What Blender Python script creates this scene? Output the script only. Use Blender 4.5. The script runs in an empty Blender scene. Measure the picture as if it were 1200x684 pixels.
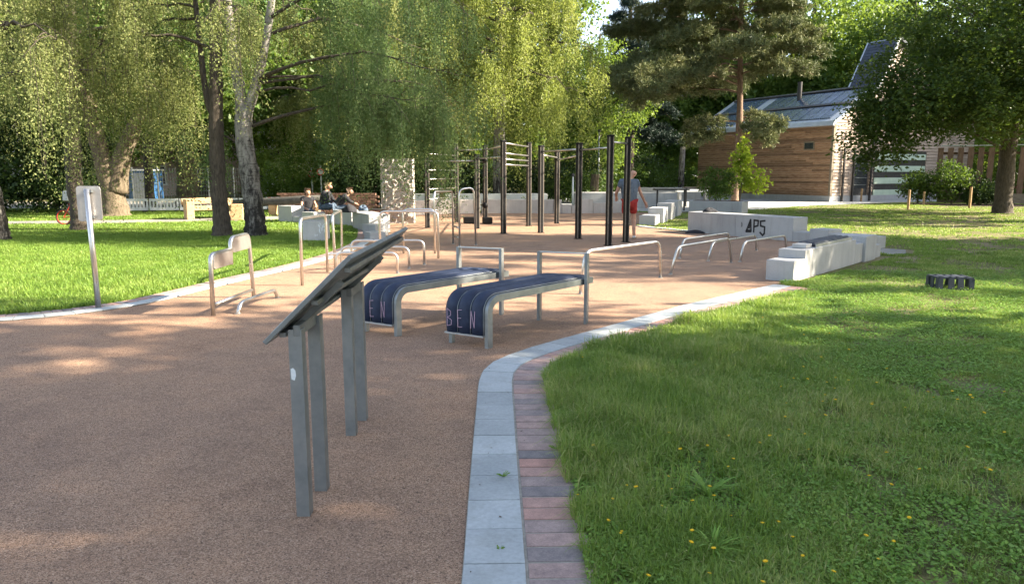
import bpy, math, random
import numpy as np
from mathutils import Vector, Matrix
R = math.radians
random.seed(7)
scn = bpy.context.scene
COL = scn.collection

# ------------------------------------------------------------------ mesh helpers
class MB:
    def __init__(s): s.v=[]; s.f=[]; s.t=[]; s.cur=0.5
    def add(s, vs, fs, t=None):
        n=len(s.v); s.v+= [tuple(p) for p in vs]
        for f in fs: s.f.append(tuple(i+n for i in f)); s.t.append(s.cur if t is None else t)
    def box(s, c, d, rz=0, t=None, taper=1.0):
        cx,cy,cz=c; x,y,z=d[0]/2,d[1]/2,d[2]/2; ca,sa=math.cos(rz),math.sin(rz)
        vs=[]
        for k in (-1,1):
            q = 1.0 if k<0 else taper
            for a,b in ((-1,-1),(1,-1),(1,1),(-1,1)):
                X,Y=a*x*q,b*y*q; vs.append((cx+X*ca-Y*sa, cy+X*sa+Y*ca, cz+k*z))
        s.add(vs,[(3,2,1,0),(4,5,6,7),(0,1,5,4),(1,2,6,5),(2,3,7,6),(3,0,4,7)],t)
    def prism(s, poly, z0, z1, t=None):
        n=len(poly); a=sum(poly[i][0]*poly[(i+1)%n][1]-poly[(i+1)%n][0]*poly[i][1] for i in range(n))
        if a<0: poly=poly[::-1]
        vs=[(p[0],p[1],z0) for p in poly]+[(p[0],p[1],z1) for p in poly]
        fs=[tuple(range(n))[::-1], tuple(range(n,2*n))]+[(i,(i+1)%n,n+(i+1)%n,n+i) for i in range(n)]
        s.add(vs,fs,t)
    def hexa(s, b, tp, t=None):                       # 4 bottom + 4 top corners (counter-clockwise)
        s.add(list(b)+list(tp),[(3,2,1,0),(4,5,6,7),(0,1,5,4),(1,2,6,5),(2,3,7,6),(3,0,4,7)],t)
    def beam(s, a, b, w, h, up=(0,0,1), t=None):      # rectangular bar from a to b
        a,b=Vector(a),Vector(b); d=(b-a).normalized(); u=Vector(up); x=d.cross(u).normalized(); u=x.cross(d)
        q=[(-1,-1),(1,-1),(1,1),(-1,1)]
        vs=[a+x*i*w/2+u*j*h/2 for i,j in q]+[b+x*i*w/2+u*j*h/2 for i,j in q]
        s.add(vs,[(0,1,2,3),(7,6,5,4),(0,4,5,1),(1,5,6,2),(2,6,7,3),(3,7,4,0)],t)
    def tube(s, pts, r, n=8, t=None, noise=0, rng=None):
        P=[Vector(p) for p in pts]; m=len(P)
        rr=[r]*m if not hasattr(r,'__len__') else list(r)
        d0=(P[1]-P[0]).normalized(); x=d0.orthogonal().normalized(); vs=[]
        for i in range(m):
            d=(P[min(i+1,m-1)]-P[max(i-1,0)]).normalized()
            x=(x-d*x.dot(d)).normalized(); y=d.cross(x)
            for k in range(n):
                a=2*math.pi*k/n; q=rr[i]*(1+(rng.uniform(-noise,noise) if noise else 0))
                vs.append(P[i]+(x*math.cos(a)+y*math.sin(a))*q)
        fs=[tuple(range(n))[::-1], tuple(range((m-1)*n,m*n))]
        for i in range(m-1):
            for k in range(n): fs.append((i*n+k,i*n+(k+1)%n,(i+1)*n+(k+1)%n,(i+1)*n+k))
        s.add(vs,fs,t)
    def build(s, name, mat, parent=None, origin=None, smooth=False, bevel=0, sharp=None):
        o=(0,0,0) if origin is None else origin
        if parent is not None: o=WL(parent)
        me=bpy.data.meshes.new(name)
        me.from_pydata([(a-o[0],b-o[1],c-o[2]) for a,b,c in s.v],[],s.f); me.update()
        at=me.attributes.new('tint','FLOAT','FACE'); at.data.foreach_set('value',s.t)
        if mat: me.materials.append(mat)
        if smooth: me.polygons.foreach_set('use_smooth',[True]*len(s.f))
        ob=bpy.data.objects.new(name,me); COL.objects.link(ob)
        if parent is not None: ob.parent=parent
        else: ob.location=o
        if bevel:
            m=ob.modifiers.new('bevel','BEVEL'); m.width=bevel; m.segments=2; m.limit_method='ANGLE'; m.angle_limit=R(35)
        return ob
def WL(o):
    v=Vector(o.location)
    while o.parent: o=o.parent; v=v+Vector(o.location)
    return v
def tag(o,label=None,cat=None,group=None,kind=None):
    if label: o['label']=label
    if cat: o['category']=cat
    if group: o['group']=group
    if kind: o['kind']=kind
    return o
def empty(name,loc,label,cat,group=None):
    o=bpy.data.objects.new(name,None); COL.objects.link(o); o.location=loc; o.empty_display_size=.2
    return tag(o,label,cat,group)
def fillet(pts, rad, seg=6):
    P=[Vector(p) for p in pts]; out=[P[0]]
    for i in range(1,len(P)-1):
        a=(P[i-1]-P[i]); b=(P[i+1]-P[i]); r=min(rad,a.length*.49,b.length*.49)
        A=P[i]+a.normalized()*r; B=P[i]+b.normalized()*r
        for k in range(seg+1):
            t=k/seg; out.append(A*(1-t)**2+P[i]*2*t*(1-t)+B*t*t)
    out.append(P[-1]); return out
def quads(name, V, tint, mat, parent=None, origin=(0,0,0), nv=4, smooth=False):
    """V: (n,nv,3) numpy -> one mesh of n faces"""
    n=V.shape[0]; o=np.array(origin if parent is None else WL(parent),dtype=float)
    me=bpy.data.meshes.new(name)
    me.vertices.add(n*nv); me.vertices.foreach_set('co',(V-o).astype(np.float32).ravel())
    me.loops.add(n*nv); me.loops.foreach_set('vertex_index',np.arange(n*nv,dtype=np.int32))
    me.polygons.add(n); me.polygons.foreach_set('loop_start',np.arange(0,n*nv,nv,dtype=np.int32))
    me.update(calc_edges=True)
    at=me.attributes.new('tint','FLOAT','FACE'); at.data.foreach_set('value',np.asarray(tint,dtype=np.float32))
    me.materials.append(mat)
    ob=bpy.data.objects.new(name,me); COL.objects.link(ob)
    if parent is not None: ob.parent=parent
    else: ob.location=origin
    return ob
def copy_tree(o,parent=None,first=True):
    c=o.copy(); COL.objects.link(c)
    if parent is not None: c.parent=parent
    for ch in list(o.children): copy_tree(ch,c,False)
    return c

# ------------------------------------------------------------------ materials
def newmat(name):
    m=bpy.data.materials.new(name); m.use_nodes=True; nt=m.node_tree
    for n in list(nt.nodes): nt.nodes.remove(n)
    return m,nt,nt.nodes,nt.links
def N(nt,t,**k):
    n=nt.nodes.new(t)
    for a,b in k.items():
        if a.startswith('i_'): n.inputs[a[2:].replace('_',' ')].default_value=b
        else: setattr(n,a,b)
    return n
def ramp(nt,fac,stops):
    r=nt.nodes.new('ShaderNodeValToRGB'); e=r.color_ramp.elements
    while len(e)<len(stops): e.new(.5)
    for i,(p,c) in enumerate(stops): e[i].position=p; e[i].color=(*c,1) if len(c)==3 else c
    nt.links.new(fac,r.inputs[0]); return r.outputs[0]
def coord(nt,scale=(1,1,1),kind='Object'):
    tc=N(nt,'ShaderNodeTexCoord'); mp=N(nt,'ShaderNodeMapping'); mp.inputs['Scale'].default_value=scale
    if kind=='World':
        g=N(nt,'ShaderNodeNewGeometry'); nt.links.new(g.outputs['Position'],mp.inputs[0])
    else: nt.links.new(tc.outputs[kind],mp.inputs[0])
    return mp.outputs[0]
def noise(nt,vec,scale,detail=4,rough=.6,out=0):
    n=N(nt,'ShaderNodeTexNoise'); n.inputs['Scale'].default_value=scale; n.inputs['Detail'].default_value=detail; n.inputs['Roughness'].default_value=rough
    nt.links.new(vec,n.inputs['Vector']); return n.outputs[out]
def mixc(nt,fac,a,b,mode='MIX'):
    m=N(nt,'ShaderNodeMix',data_type='RGBA',blend_type=mode)
    if isinstance(fac,(int,float)): m.inputs[0].default_value=fac
    else: nt.links.new(fac,m.inputs[0])
    for i,x in ((6,a),(7,b)):
        if isinstance(x,tuple): m.inputs[i].default_value=(*x,1)
        else: nt.links.new(x,m.inputs[i])
    return m.outputs[2]
def finish(nt,color,rough=.8,metal=0,bump=None,bstr=.3,bdist=.01,spec=.5,rsock=None):
    b=N(nt,'ShaderNodeBsdfPrincipled'); o=N(nt,'ShaderNodeOutputMaterial')
    if isinstance(color,tuple): b.inputs['Base Color'].default_value=(*color,1)
    else: nt.links.new(color,b.inputs['Base Color'])
    b.inputs['Roughness'].default_value=rough; b.inputs['Metallic'].default_value=metal; b.inputs['Specular IOR Level'].default_value=spec
    if rsock is not None: nt.links.new(rsock,b.inputs['Roughness'])
    if bump is not None:
        bp=N(nt,'ShaderNodeBump'); bp.inputs['Strength'].default_value=bstr; bp.inputs['Distance'].default_value=bdist
        nt.links.new(bump,bp.inputs['Height']); nt.links.new(bp.outputs[0],b.inputs['Normal'])
    nt.links.new(b.outputs[0],o.inputs[0]); return b
def m_noise(name,c1,c2,scale=8,rough=.8,metal=0,bstr=.2,bdist=.005,sc=(1,1,1),tint=0,kind='World',fine=60,spec=.5,stops=None):
    m,nt,_,L=newmat(name); v=coord(nt,sc,kind); f=noise(nt,v,scale,6)
    col=ramp(nt,f,stops or [(.3,c1),(.7,c2)])
    if tint:
        a=N(nt,'ShaderNodeAttribute',attribute_name='tint'); g=ramp(nt,a.outputs['Fac'],[(0,(1-tint,)*3),(1,(1+tint,)*3)])
        col=mixc(nt,1.0,col,g,'MULTIPLY')
    b=noise(nt,v,fine,3); rs=ramp(nt,f,[(.3,(min(1,rough+.08),)*3),(.7,(max(0,rough-.08),)*3)])
    finish(nt,col,rough,metal,b,bstr,bdist,spec,rs); return m
def m_leaf(name,cs,trans,tc,rough=.5,spec=.35,wscale=.35):
    m,nt,_,L=newmat(name)
    a=N(nt,'ShaderNodeAttribute',attribute_name='tint')
    w=noise(nt,coord(nt,(1,1,1),'World'),wscale,2)
    ad=N(nt,'ShaderNodeMath',operation='MULTIPLY_ADD'); L.new(w,ad.inputs[0]); ad.inputs[1].default_value=.5; 
    sb=N(nt,'ShaderNodeMath',operation='MULTIPLY'); L.new(a.outputs['Fac'],sb.inputs[0]); sb.inputs[1].default_value=.6
    L.new(sb.outputs[0],ad.inputs[2])
    k=len(cs)-1; col=ramp(nt,ad.outputs[0],[(.15+.7*i/k,c) for i,c in enumerate(cs)])
    b=N(nt,'ShaderNodeBsdfPrincipled'); L.new(col,b.inputs['Base Color']); b.inputs['Roughness'].default_value=rough; b.inputs['Specular IOR Level'].default_value=spec
    t=N(nt,'ShaderNodeBsdfTranslucent'); tm=mixc(nt,.55,col,tc); L.new(tm,t.inputs['Color'])
    mx=N(nt,'ShaderNodeMixShader'); mx.inputs[0].default_value=trans
    L.new(b.outputs[0],mx.inputs[1]); L.new(t.outputs[0],mx.inputs[2])
    o=N(nt,'ShaderNodeOutputMaterial'); L.new(mx.outputs[0],o.inputs[0]); return m
def m_plain(name,c,rough=.6,metal=0,spec=.5): 
    m,nt,_,_=newmat(name); finish(nt,c,rough,metal,spec=spec); return m

M={}
# rubber-bound granulate play surface: fine grains, dark specks, worn patches
m,nt,_,L=newmat('rubber_granulate'); v=coord(nt,(1,1,1),'World')
vo=N(nt,'ShaderNodeTexVoronoi'); vo.inputs['Scale'].default_value=210; L.new(v,vo.inputs['Vector'])
g=N(nt,'ShaderNodeSeparateColor'); L.new(vo.outputs['Color'],g.inputs[0])
col=ramp(nt,g.outputs[0],[(0,(.10,.062,.042)),(.2,(.215,.131,.086)),(.45,(.315,.198,.130)),(.8,(.38,.243,.162)),(1,(.48,.335,.24))])
big=noise(nt,v,.35,5); col=mixc(nt,1.0,col,ramp(nt,big,[(.3,(.80,.80,.83)),(.5,(1,1,1)),(.68,(1.16,1.07,.98))]),'MULTIPLY')
mid=noise(nt,v,2.6,6,.7); col=mixc(nt,1.0,col,ramp(nt,mid,[(.30,(.80,.79,.80)),(.5,(1,1,1)),(.72,(1.14,1.10,1.05))]),'MULTIPLY')
n3=noise(nt,v,34,3,.8); col=mixc(nt,1.0,col,ramp(nt,n3,[(.32,(.86,.86,.86)),(.5,(1,1,1)),(.68,(1.08,1.08,1.08))]),'MULTIPLY')
finish(nt,col,.82,0,vo.outputs['Distance'],.5,.004,.3); M['rubber']=m
def m_conc(name,c1,c2,stain=.12,scale=1.2):
    m,nt,_,L=newmat(name); v=coord(nt,(1,1,1),'World'); a=noise(nt,v,scale,6,.65); b=noise(nt,v,45,3)
    col=ramp(nt,a,[(.3,c1),(.7,c2)])
    col=mixc(nt,1.0,col,ramp(nt,b,[(.3,(1-stain,)*3),(.7,(1+stain,)*3)]),'MULTIPLY')
    st=noise(nt,coord(nt,(5,5,.6),'World'),1.3,5,.7); col=mixc(nt,1.0,col,ramp(nt,st,[(.35,(.90,.89,.87)),(.5,(1,1,1))]),'MULTIPLY')
    at=N(nt,'ShaderNodeAttribute',attribute_name='tint'); col=mixc(nt,1.0,col,ramp(nt,at.outputs['Fac'],[(0,(.86,.86,.86)),(1,(1.12,1.12,1.12))]),'MULTIPLY')
    vo=N(nt,'ShaderNodeTexVoronoi'); vo.inputs['Scale'].default_value=14; L.new(v,vo.inputs['Vector'])
    col=mixc(nt,1.0,col,ramp(nt,vo.outputs['Distance'],[(.0,(.45,.44,.42)),(.035,(.75,.75,.74)),(.06,(1,1,1))]),'MULTIPLY')
    finish(nt,col,.85,0,b,.25,.003,.35); return m
M['conc']=m_conc('smooth_concrete',(.35,.35,.355),(.45,.445,.44),.05)
M['beige']=m_conc('bounce_lit_concrete',(.43,.38,.335),(.54,.48,.43),.05)  # concrete for the rear wall, warm sunlit bounce painted into the base colour
M['kerb']=m_conc('kerb_paver_concrete',(.34,.365,.375),(.45,.475,.48),.10,2.3)
M['plaza']=m_conc('plaza_paving',(.36,.37,.38),(.46,.46,.46),.08)
M['asphalt']=m_conc('path_asphalt',(.22,.21,.19),(.32,.30,.27),.1)
m,nt,_,L=newmat('edging_brick'); v=coord(nt,(1,1,1),'World'); at=N(nt,'ShaderNodeAttribute',attribute_name='tint')
col=ramp(nt,at.outputs['Fac'],[(0,(.18,.165,.17)),(.25,(.27,.22,.21)),(.45,(.34,.255,.235)),(.7,(.40,.27,.235)),(1,(.44,.25,.205))])
b=noise(nt,v,9,6,.75); col=mixc(nt,1.0,col,ramp(nt,b,[(.3,(.68,.7,.74)),(.5,(1,1,1)),(.72,(1.35,1.32,1.28))]),'MULTIPLY')
f=noise(nt,v,130,3); col=mixc(nt,1.0,col,ramp(nt,f,[(.3,(.8,.8,.8)),(.7,(1.15,1.15,1.15))]),'MULTIPLY'); finish(nt,col,.75,0,f,.3,.002,.4); M['brick']=m
M['mortar']=m_noise('joint_sand',(.24,.22,.19),(.38,.35,.30),30,.95)
# soil / grass base
m,nt,_,L=newmat('lawn_ground'); v=coord(nt,(1,1,1),'World'); a=noise(nt,v,.9,7,.7); b=noise(nt,v,28,4,.8)
col=ramp(nt,a,[(.32,(.10,.115,.04)),(.5,(.15,.145,.06)),(.64,(.25,.205,.14))])
col=mixc(nt,1.0,col,ramp(nt,b,[(.3,(.6,.6,.6)),(.7,(1.35,1.3,1.2))]),'MULTIPLY'); finish(nt,col,.95,0,b,.6,.02,.2); M['lawn']=m
M['soil']=m_noise('bare_soil',(.12,.095,.068),(.21,.175,.13),6,.95,bstr=.6,bdist=.02,fine=70)
M['mulch']=m_noise('bark_mulch',(.035,.022,.016),(.13,.08,.055),22,.95,bstr=.8,bdist=.03,fine=50)
M['grass']=m_leaf('grass_blades',[(.085,.165,.02),(.15,.26,.036),(.26,.36,.07),(.48,.46,.19)],.40,(.28,.38,.06),.5,.35,1.6)
M['weed']=m_leaf('broad_weed_leaf',[(.11,.22,.03),(.17,.31,.045),(.26,.40,.07)],.35,(.24,.38,.06),.5,.3)
M['birch']=m_leaf('birch_leaves',[(.08,.11,.04),(.14,.175,.065),(.23,.26,.10),(.36,.36,.16)],.45,(.34,.38,.09),.6,.15,.5)
M['birchd']=m_leaf('birch_leaves_shaded',[(.045,.09,.04),(.08,.14,.055),(.13,.19,.075),(.22,.27,.12)],.42,(.22,.32,.08),.6,.12,.5)  # darker copy of the birch leaves, shade of the hanging drape put into the colour
M['birchy']=m_leaf('birch_leaves_bright',[(.11,.15,.035),(.18,.23,.055),(.27,.31,.085),(.38,.39,.14)],.5,(.38,.44,.08),.5,.3,.35)
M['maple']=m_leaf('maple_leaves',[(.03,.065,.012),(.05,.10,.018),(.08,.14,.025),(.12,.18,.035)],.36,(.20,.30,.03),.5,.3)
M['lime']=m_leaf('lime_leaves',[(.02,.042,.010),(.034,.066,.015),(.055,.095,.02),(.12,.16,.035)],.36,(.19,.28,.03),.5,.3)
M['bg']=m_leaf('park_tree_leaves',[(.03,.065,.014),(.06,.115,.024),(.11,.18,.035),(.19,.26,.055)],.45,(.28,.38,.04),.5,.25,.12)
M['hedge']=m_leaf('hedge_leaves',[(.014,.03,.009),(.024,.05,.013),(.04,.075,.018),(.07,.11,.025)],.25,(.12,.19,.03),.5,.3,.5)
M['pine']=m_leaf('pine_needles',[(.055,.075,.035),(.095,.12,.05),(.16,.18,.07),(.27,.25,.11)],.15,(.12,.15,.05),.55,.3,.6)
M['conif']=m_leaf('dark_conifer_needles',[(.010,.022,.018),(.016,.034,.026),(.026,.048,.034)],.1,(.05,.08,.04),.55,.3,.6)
M['young']=m_leaf('young_maple_leaves',[(.16,.24,.025),(.24,.34,.035),(.36,.44,.05)],.5,(.5,.6,.05),.5,.3,.8)
M['bark']=m_noise('dark_bark',(.035,.027,.02),(.11,.088,.065),9,.95,bstr=.9,bdist=.03,sc=(3,3,.7),fine=14)
M['barkw']=m_noise('warm_bark',(.055,.04,.026),(.19,.15,.10),5,.95,bstr=.9,bdist=.03,sc=(3,3,.6),fine=12)
M['pinebark']=m_noise('pine_bark',(.12,.07,.045),(.30,.20,.14),8,.9,bstr=.8,bdist=.02,sc=(3,3,1),fine=14)
m,nt,_,L=newmat('birch_bark'); v=coord(nt,(1,1,1),'World')
a=noise(nt,coord(nt,(2.2,2.2,.8),'World'),3.2,7,.75); h=noise(nt,coord(nt,(1.5,1.5,14),'World'),2.4,4,.6)
z=N(nt,'ShaderNodeSeparateXYZ'); L.new(v,z.inputs[0]); 
zz=N(nt,'ShaderNodeMapRange'); L.new(z.outputs[2],zz.inputs[0]); zz.inputs[1].default_value=.1; zz.inputs[2].default_value=2.6; zz.inputs[3].default_value=.17; zz.inputs[4].default_value=-.03
ad=N(nt,'ShaderNodeMath',operation='SUBTRACT'); L.new(a,ad.inputs[0]); L.new(zz.outputs[0],ad.inputs[1])
col=ramp(nt,ad.outputs[0],[(.36,(.025,.022,.02)),(.43,(.11,.10,.09)),(.5,(.22,.205,.185)),(.7,(.35,.33,.30))])
col=mixc(nt,1.0,col,ramp(nt,h,[(.36,(.3,.28,.27)),(.42,(1,1,1))]),'MULTIPLY'); finish(nt,col,.85,0,a,.7,.03,.3); M['birchbark']=m
M['galv']=m_noise('galvanised_steel',(.20,.22,.23),(.30,.32,.33),7,.45,.65,.08,.001,fine=90)
M['galvd']=m_noise('dark_galvanised_steel',(.15,.165,.17),(.24,.255,.26),7,.5,.55,.08,.001,fine=90)
M['inox']=m_noise('brushed_stainless',(.50,.49,.47),(.62,.60,.58),16,.33,.95,.05,.0006,fine=120)
M['plate']=m_noise('dull_steel_plate',(.42,.39,.37),(.52,.49,.46),10,.42,.8,.05,.0006)
M['postm']=m_noise('bronze_post_metal',(.13,.115,.10),(.20,.175,.155),14,.45,.7,.05,.001)
M['black']=m_noise('black_plastic',(.006,.006,.007),(.014,.014,.015),20,.5,spec=.12)
M['navy']=m_noise('navy_cushion',(.009,.018,.046),(.016,.029,.070),11,.62,bstr=.15,bdist=.002,fine=160)
M['navyd']=m_noise('dark_rubber_pad',(.022,.028,.04),(.038,.046,.062),11,.6)
M['trim']=m_noise('pale_trim',(.42,.43,.44),(.55,.56,.56),11,.4,.6)
M['paint']=m_noise('black_spray_paint',(.006,.006,.008),(.02,.02,.024),20,.6)
M['chalk']=m_noise('pink_chalk',(.42,.27,.38),(.62,.45,.55),60,.9)
M['whitem']=m_noise('white_chalk',(.6,.66,.7),(.75,.78,.8),60,.9)
M['white']=m_noise('white_plastic',(.66,.68,.70),(.8,.8,.8),3,.5)
M['red']=m_noise('red_plastic',(.5,.03,.02),(.62,.05,.03),6,.5)
M['blue']=m_noise('blue_panel',(.02,.08,.2),(.03,.11,.26),3,.5)
M['timber']=m_noise('pale_timber',(.36,.22,.11),(.52,.35,.19),5,.8,sc=(1,1,5),bstr=.4)
M['logd']=m_noise('weathered_log',(.045,.042,.038),(.10,.095,.085),5,.9,sc=(1,4,4),bstr=.5)
M['clad']=m_noise('warm_cladding_boards',(.20,.108,.06),(.39,.245,.15),2.2,.75,sc=(1.2,1.2,9),tint=.34,bstr=.3,fine=20)
M['clad2']=m_noise('sunlit_cladding_boards',(.38,.28,.215),(.56,.44,.355),2.2,.75,sc=(1.2,1.2,9),tint=.22,bstr=.3,fine=20)  # paler copy of the cladding, sunlight on the gable side put into its colour
M['fenceb']=m_noise('brown_fence_board',(.08,.045,.028),(.17,.105,.07),3,.8,sc=(6,6,1),tint=.3,bstr=.3,fine=20)
M['oldwood']=m_noise('weathered_grey_wood',(.17,.13,.09),(.29,.24,.18),3,.85,sc=(1,1,6),bstr=.3,fine=20)
M['zinc']=m_noise('pale_zinc_edge',(.42,.46,.50),(.55,.58,.62),2,.35,.5)
M['slate']=m_noise('dark_slate_roof',(.018,.026,.045),(.04,.052,.08),4,.45,tint=.3,bstr=.2)
M['solar']=m_noise('roof_glass_panel',(.04,.065,.11),(.075,.11,.17),2,.18,.2,tint=.15)
M['glass']=m_noise('dark_window_glass',(.02,.024,.03),(.045,.05,.06),3,.2,spec=.4)
M['frame']=m_noise('dark_door_frame',(.03,.028,.027),(.055,.05,.048),8,.5)
M['ivory']=m_noise('pale_green_panel',(.42,.52,.40),(.55,.64,.50),2,.6)
M['pinkw']=m_noise('pink_render',(.42,.30,.26),(.55,.42,.37),1.5,.9)
M['whitew']=m_noise('white_render',(.55,.55,.54),(.68,.68,.66),1.5,.9)
M['tile']=m_noise('roof_tile',(.14,.06,.045),(.22,.10,.07),3,.8)
M['stone']=m_noise('rough_stone',(.26,.235,.205),(.48,.44,.395),4.5,.95,bstr=1,bdist=.09,fine=7)
M['stonebr']=m_noise('old_brick_stack',(.10,.055,.04),(.26,.14,.09),9,.95,bstr=1,bdist=.03,fine=12)
M['skin']=m_noise('skin',(.40,.21,.14),(.52,.29,.20),9,.55,bstr=.05)
M['shirt']=m_noise('grey_blue_cloth',(.07,.09,.12),(.12,.15,.185),14,.9,bstr=.4,bdist=.01,fine=26)
M['shorts']=m_noise('red_cloth',(.27,.016,.013),(.36,.026,.018),9,.85)
M['blackc']=m_noise('black_cloth',(.012,.012,.016),(.028,.028,.034),10,.9,bstr=.4,bdist=.01,fine=20)
M['denim']=m_noise('denim',(.06,.09,.14),(.11,.15,.21),12,.9)
M['hairb']=m_noise('brown_hair',(.05,.028,.015),(.10,.06,.035),30,.7)
M['hairy']=m_noise('blond_hair',(.34,.24,.12),(.52,.40,.24),30,.7)
M['yellow']=m_plain('dandelion_yellow',(.85,.56,.015),.6)
M['sock']=m_plain('white_shoe',(.55,.55,.53),.7)
M['tyre']=m_plain('tyre_rubber',(.03,.03,.03),.8)
M['eye']=m_plain('eye_dark',(.02,.015,.012),.3)

# ------------------------------------------------------------------ world, sun, camera
SUN_AZ=94.0; SUN_EL=30.0
w=bpy.data.worlds.new('World'); scn.world=w; w.use_nodes=True; nt=w.node_tree
bg=nt.nodes['Background']; sky=nt.nodes.new('ShaderNodeTexSky'); sky.sky_type='NISHITA'; sky.sun_disc=False
sky.sun_elevation=R(SUN_EL); sky.sun_rotation=R(SUN_AZ); sky.air_density=1.0; sky.dust_density=1.0; sky.ozone_density=1.0
hs=nt.nodes.new('ShaderNodeHueSaturation'); hs.inputs['Saturation'].default_value=.7; nt.links.new(sky.outputs[0],hs.inputs['Color']); nt.links.new(hs.outputs[0],bg.inputs[0]); bg.inputs[1].default_value=.09
sd=Vector((math.sin(R(SUN_AZ))*math.cos(R(SUN_EL)),math.cos(R(SUN_AZ))*math.cos(R(SUN_EL)),math.sin(R(SUN_EL))))
sl=bpy.data.lights.new('sun','SUN'); sl.energy=5.0; sl.angle=R(.53); sl.color=(1,.88,.69)
so=bpy.data.objects.new('sun',sl); COL.objects.link(so); so.rotation_euler=sd.to_track_quat('Z','Y').to_euler(); so.location=(30,-6,20)
cam=bpy.data.cameras.new('camera'); co=bpy.data.objects.new('camera',cam); COL.objects.link(co); scn.camera=co
co.location=(0,0,1.6); co.rotation_euler=(R(90-9.116),0,0); cam.sensor_width=36; cam.lens=25.8; cam.clip_start=.05; cam.clip_end=1500
vs=scn.view_settings; scn.display_settings.display_device='sRGB'; vs.view_transform='Standard'; vs.look='None'; vs.gamma=1; vs.use_curve_mapping=False; vs.exposure=2.3
scn.cycles.max_bounces=6; scn.cycles.diffuse_bounces=3; scn.cycles.glossy_bounces=2; scn.cycles.transmission_bounces=4; scn.cycles.transparent_max_bounces=4
scn.cycles.use_denoising=True; scn.cycles.use_adaptive_sampling=True; scn.cycles.adaptive_threshold=.02
scn.cycles.sample_clamp_indirect=4

# ------------------------------------------------------------------ ground sheets
mb=MB(); nG=60
gx=np.concatenate([np.linspace(-400,-40,8),np.linspace(-36,36,37),np.linspace(40,400,8)]); gy=np.concatenate([np.linspace(-300,-20,6),np.linspace(-16,64,41),np.linspace(75,500,8)])
vs_=[(x,y,0) for y in gy for x in gx]; W_=len(gx)
mb.add(vs_,[(j*W_+i,j*W_+i+1,(j+1)*W_+i+1,(j+1)*W_+i) for j in range(len(gy)-1) for i in range(W_-1)])
tag(mb.build('ground',M['lawn']),kind='structure')
A_=[(-.16,-5),(-.17,0),(-.19,1.5),(-.20,2.68),(-.215,3.31),(-.235,4.21),(-.25,5.0),(-.258,5.5),(-.235,5.83),(-.14,6.15),(.05,6.46),(.3,6.78),(.89,7.46),(2.08,8.82),(3.2,9.95),(4.0,10.75)]
LK=[(-30,6.5),(-20,6.3),(-12,6.5),(-8.5,6.95),(-6.5,7.5),(-5.59,7.90),(-5.21,8.14),(-4.83,8.51),(-4.51,9.09),(-4.27,10.12),(-3.98,11.41),(-3.62,12.81),(-3.35,15.08),(-3.4,17.6),(-3.9,20.5),(-4.5,23.2)]
def catmull(P,step=.05):
    P=[Vector((*p,0)) for p in P]; out=[]
    for i in range(len(P)-1):
        p0=P[max(i-1,0)];p1=P[i];p2=P[i+1];p3=P[min(i+2,len(P)-1)]
        n=max(2,int((p2-p1).length/step))
        # centripetal-ish tangents
        m1=(p2-p0)*.5*((p2-p1).length/max(1e-6,((p2-p1).length+(p1-p0).length)/2 if i>0 else (p2-p1).length))
        m2=(p3-p1)*.5*((p2-p1).length/max(1e-6,((p3-p2).length+(p2-p1).length)/2 if i<len(P)-2 else (p2-p1).length))
        for k in range(n):
            t=k/n; t2=t*t;t3=t2*t
            out.append(p1*(2*t3-3*t2+1)+m1*(t3-2*t2+t)+p2*(-2*t3+3*t2)+m2*(t3-t2))
    out.append(P[-1]); return out
def offset(C,d):
    out=[]
    for i,p in enumerate(C):
        t=(C[min(i+1,len(C)-1)]-C[max(i-1,0)]).normalized(); out.append(p+Vector((t.y,-t.x,0))*d)   # to the right of travel
    return out
CA=catmull(A_); CL=catmull(LK)
rub=[(p.x,p.y) for p in CA[::3]]+[(4.0,10.9),(6.9,14.4),(7.5,15.6),(7.0,17.1),(6.8,17.7),(4.95,20.6),(4.1,22.0),(3.9,23.2),(6.3,30.5),(4.4,32.2),(2,30.6),(0,30.5),(-2.1,30.4),(-4.2,29.6),(-4.6,24.5)]+[(p.x,p.y) for p in CL[::-4]]+[(-30,-5)]
def sheet(name,poly,z,mat,kind='structure'):
    m_=MB(); m_.add([(a,b,z) for a,b in poly],[tuple(range(len(poly)))]); o=m_.build(name,mat); 
    bmesh_fix(o); return tag(o,kind=kind)
def bmesh_fix(o):
    import bmesh
    bm=bmesh.new(); bm.from_mesh(o.data); bmesh.ops.triangulate(bm,faces=bm.faces[:]); 
    for f in bm.faces:
        if f.normal.z<0: f.normal_flip()
    bm.to_mesh(o.data); bm.free()
sheet('play_surface',rub,.006,M['rubber'])
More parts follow.
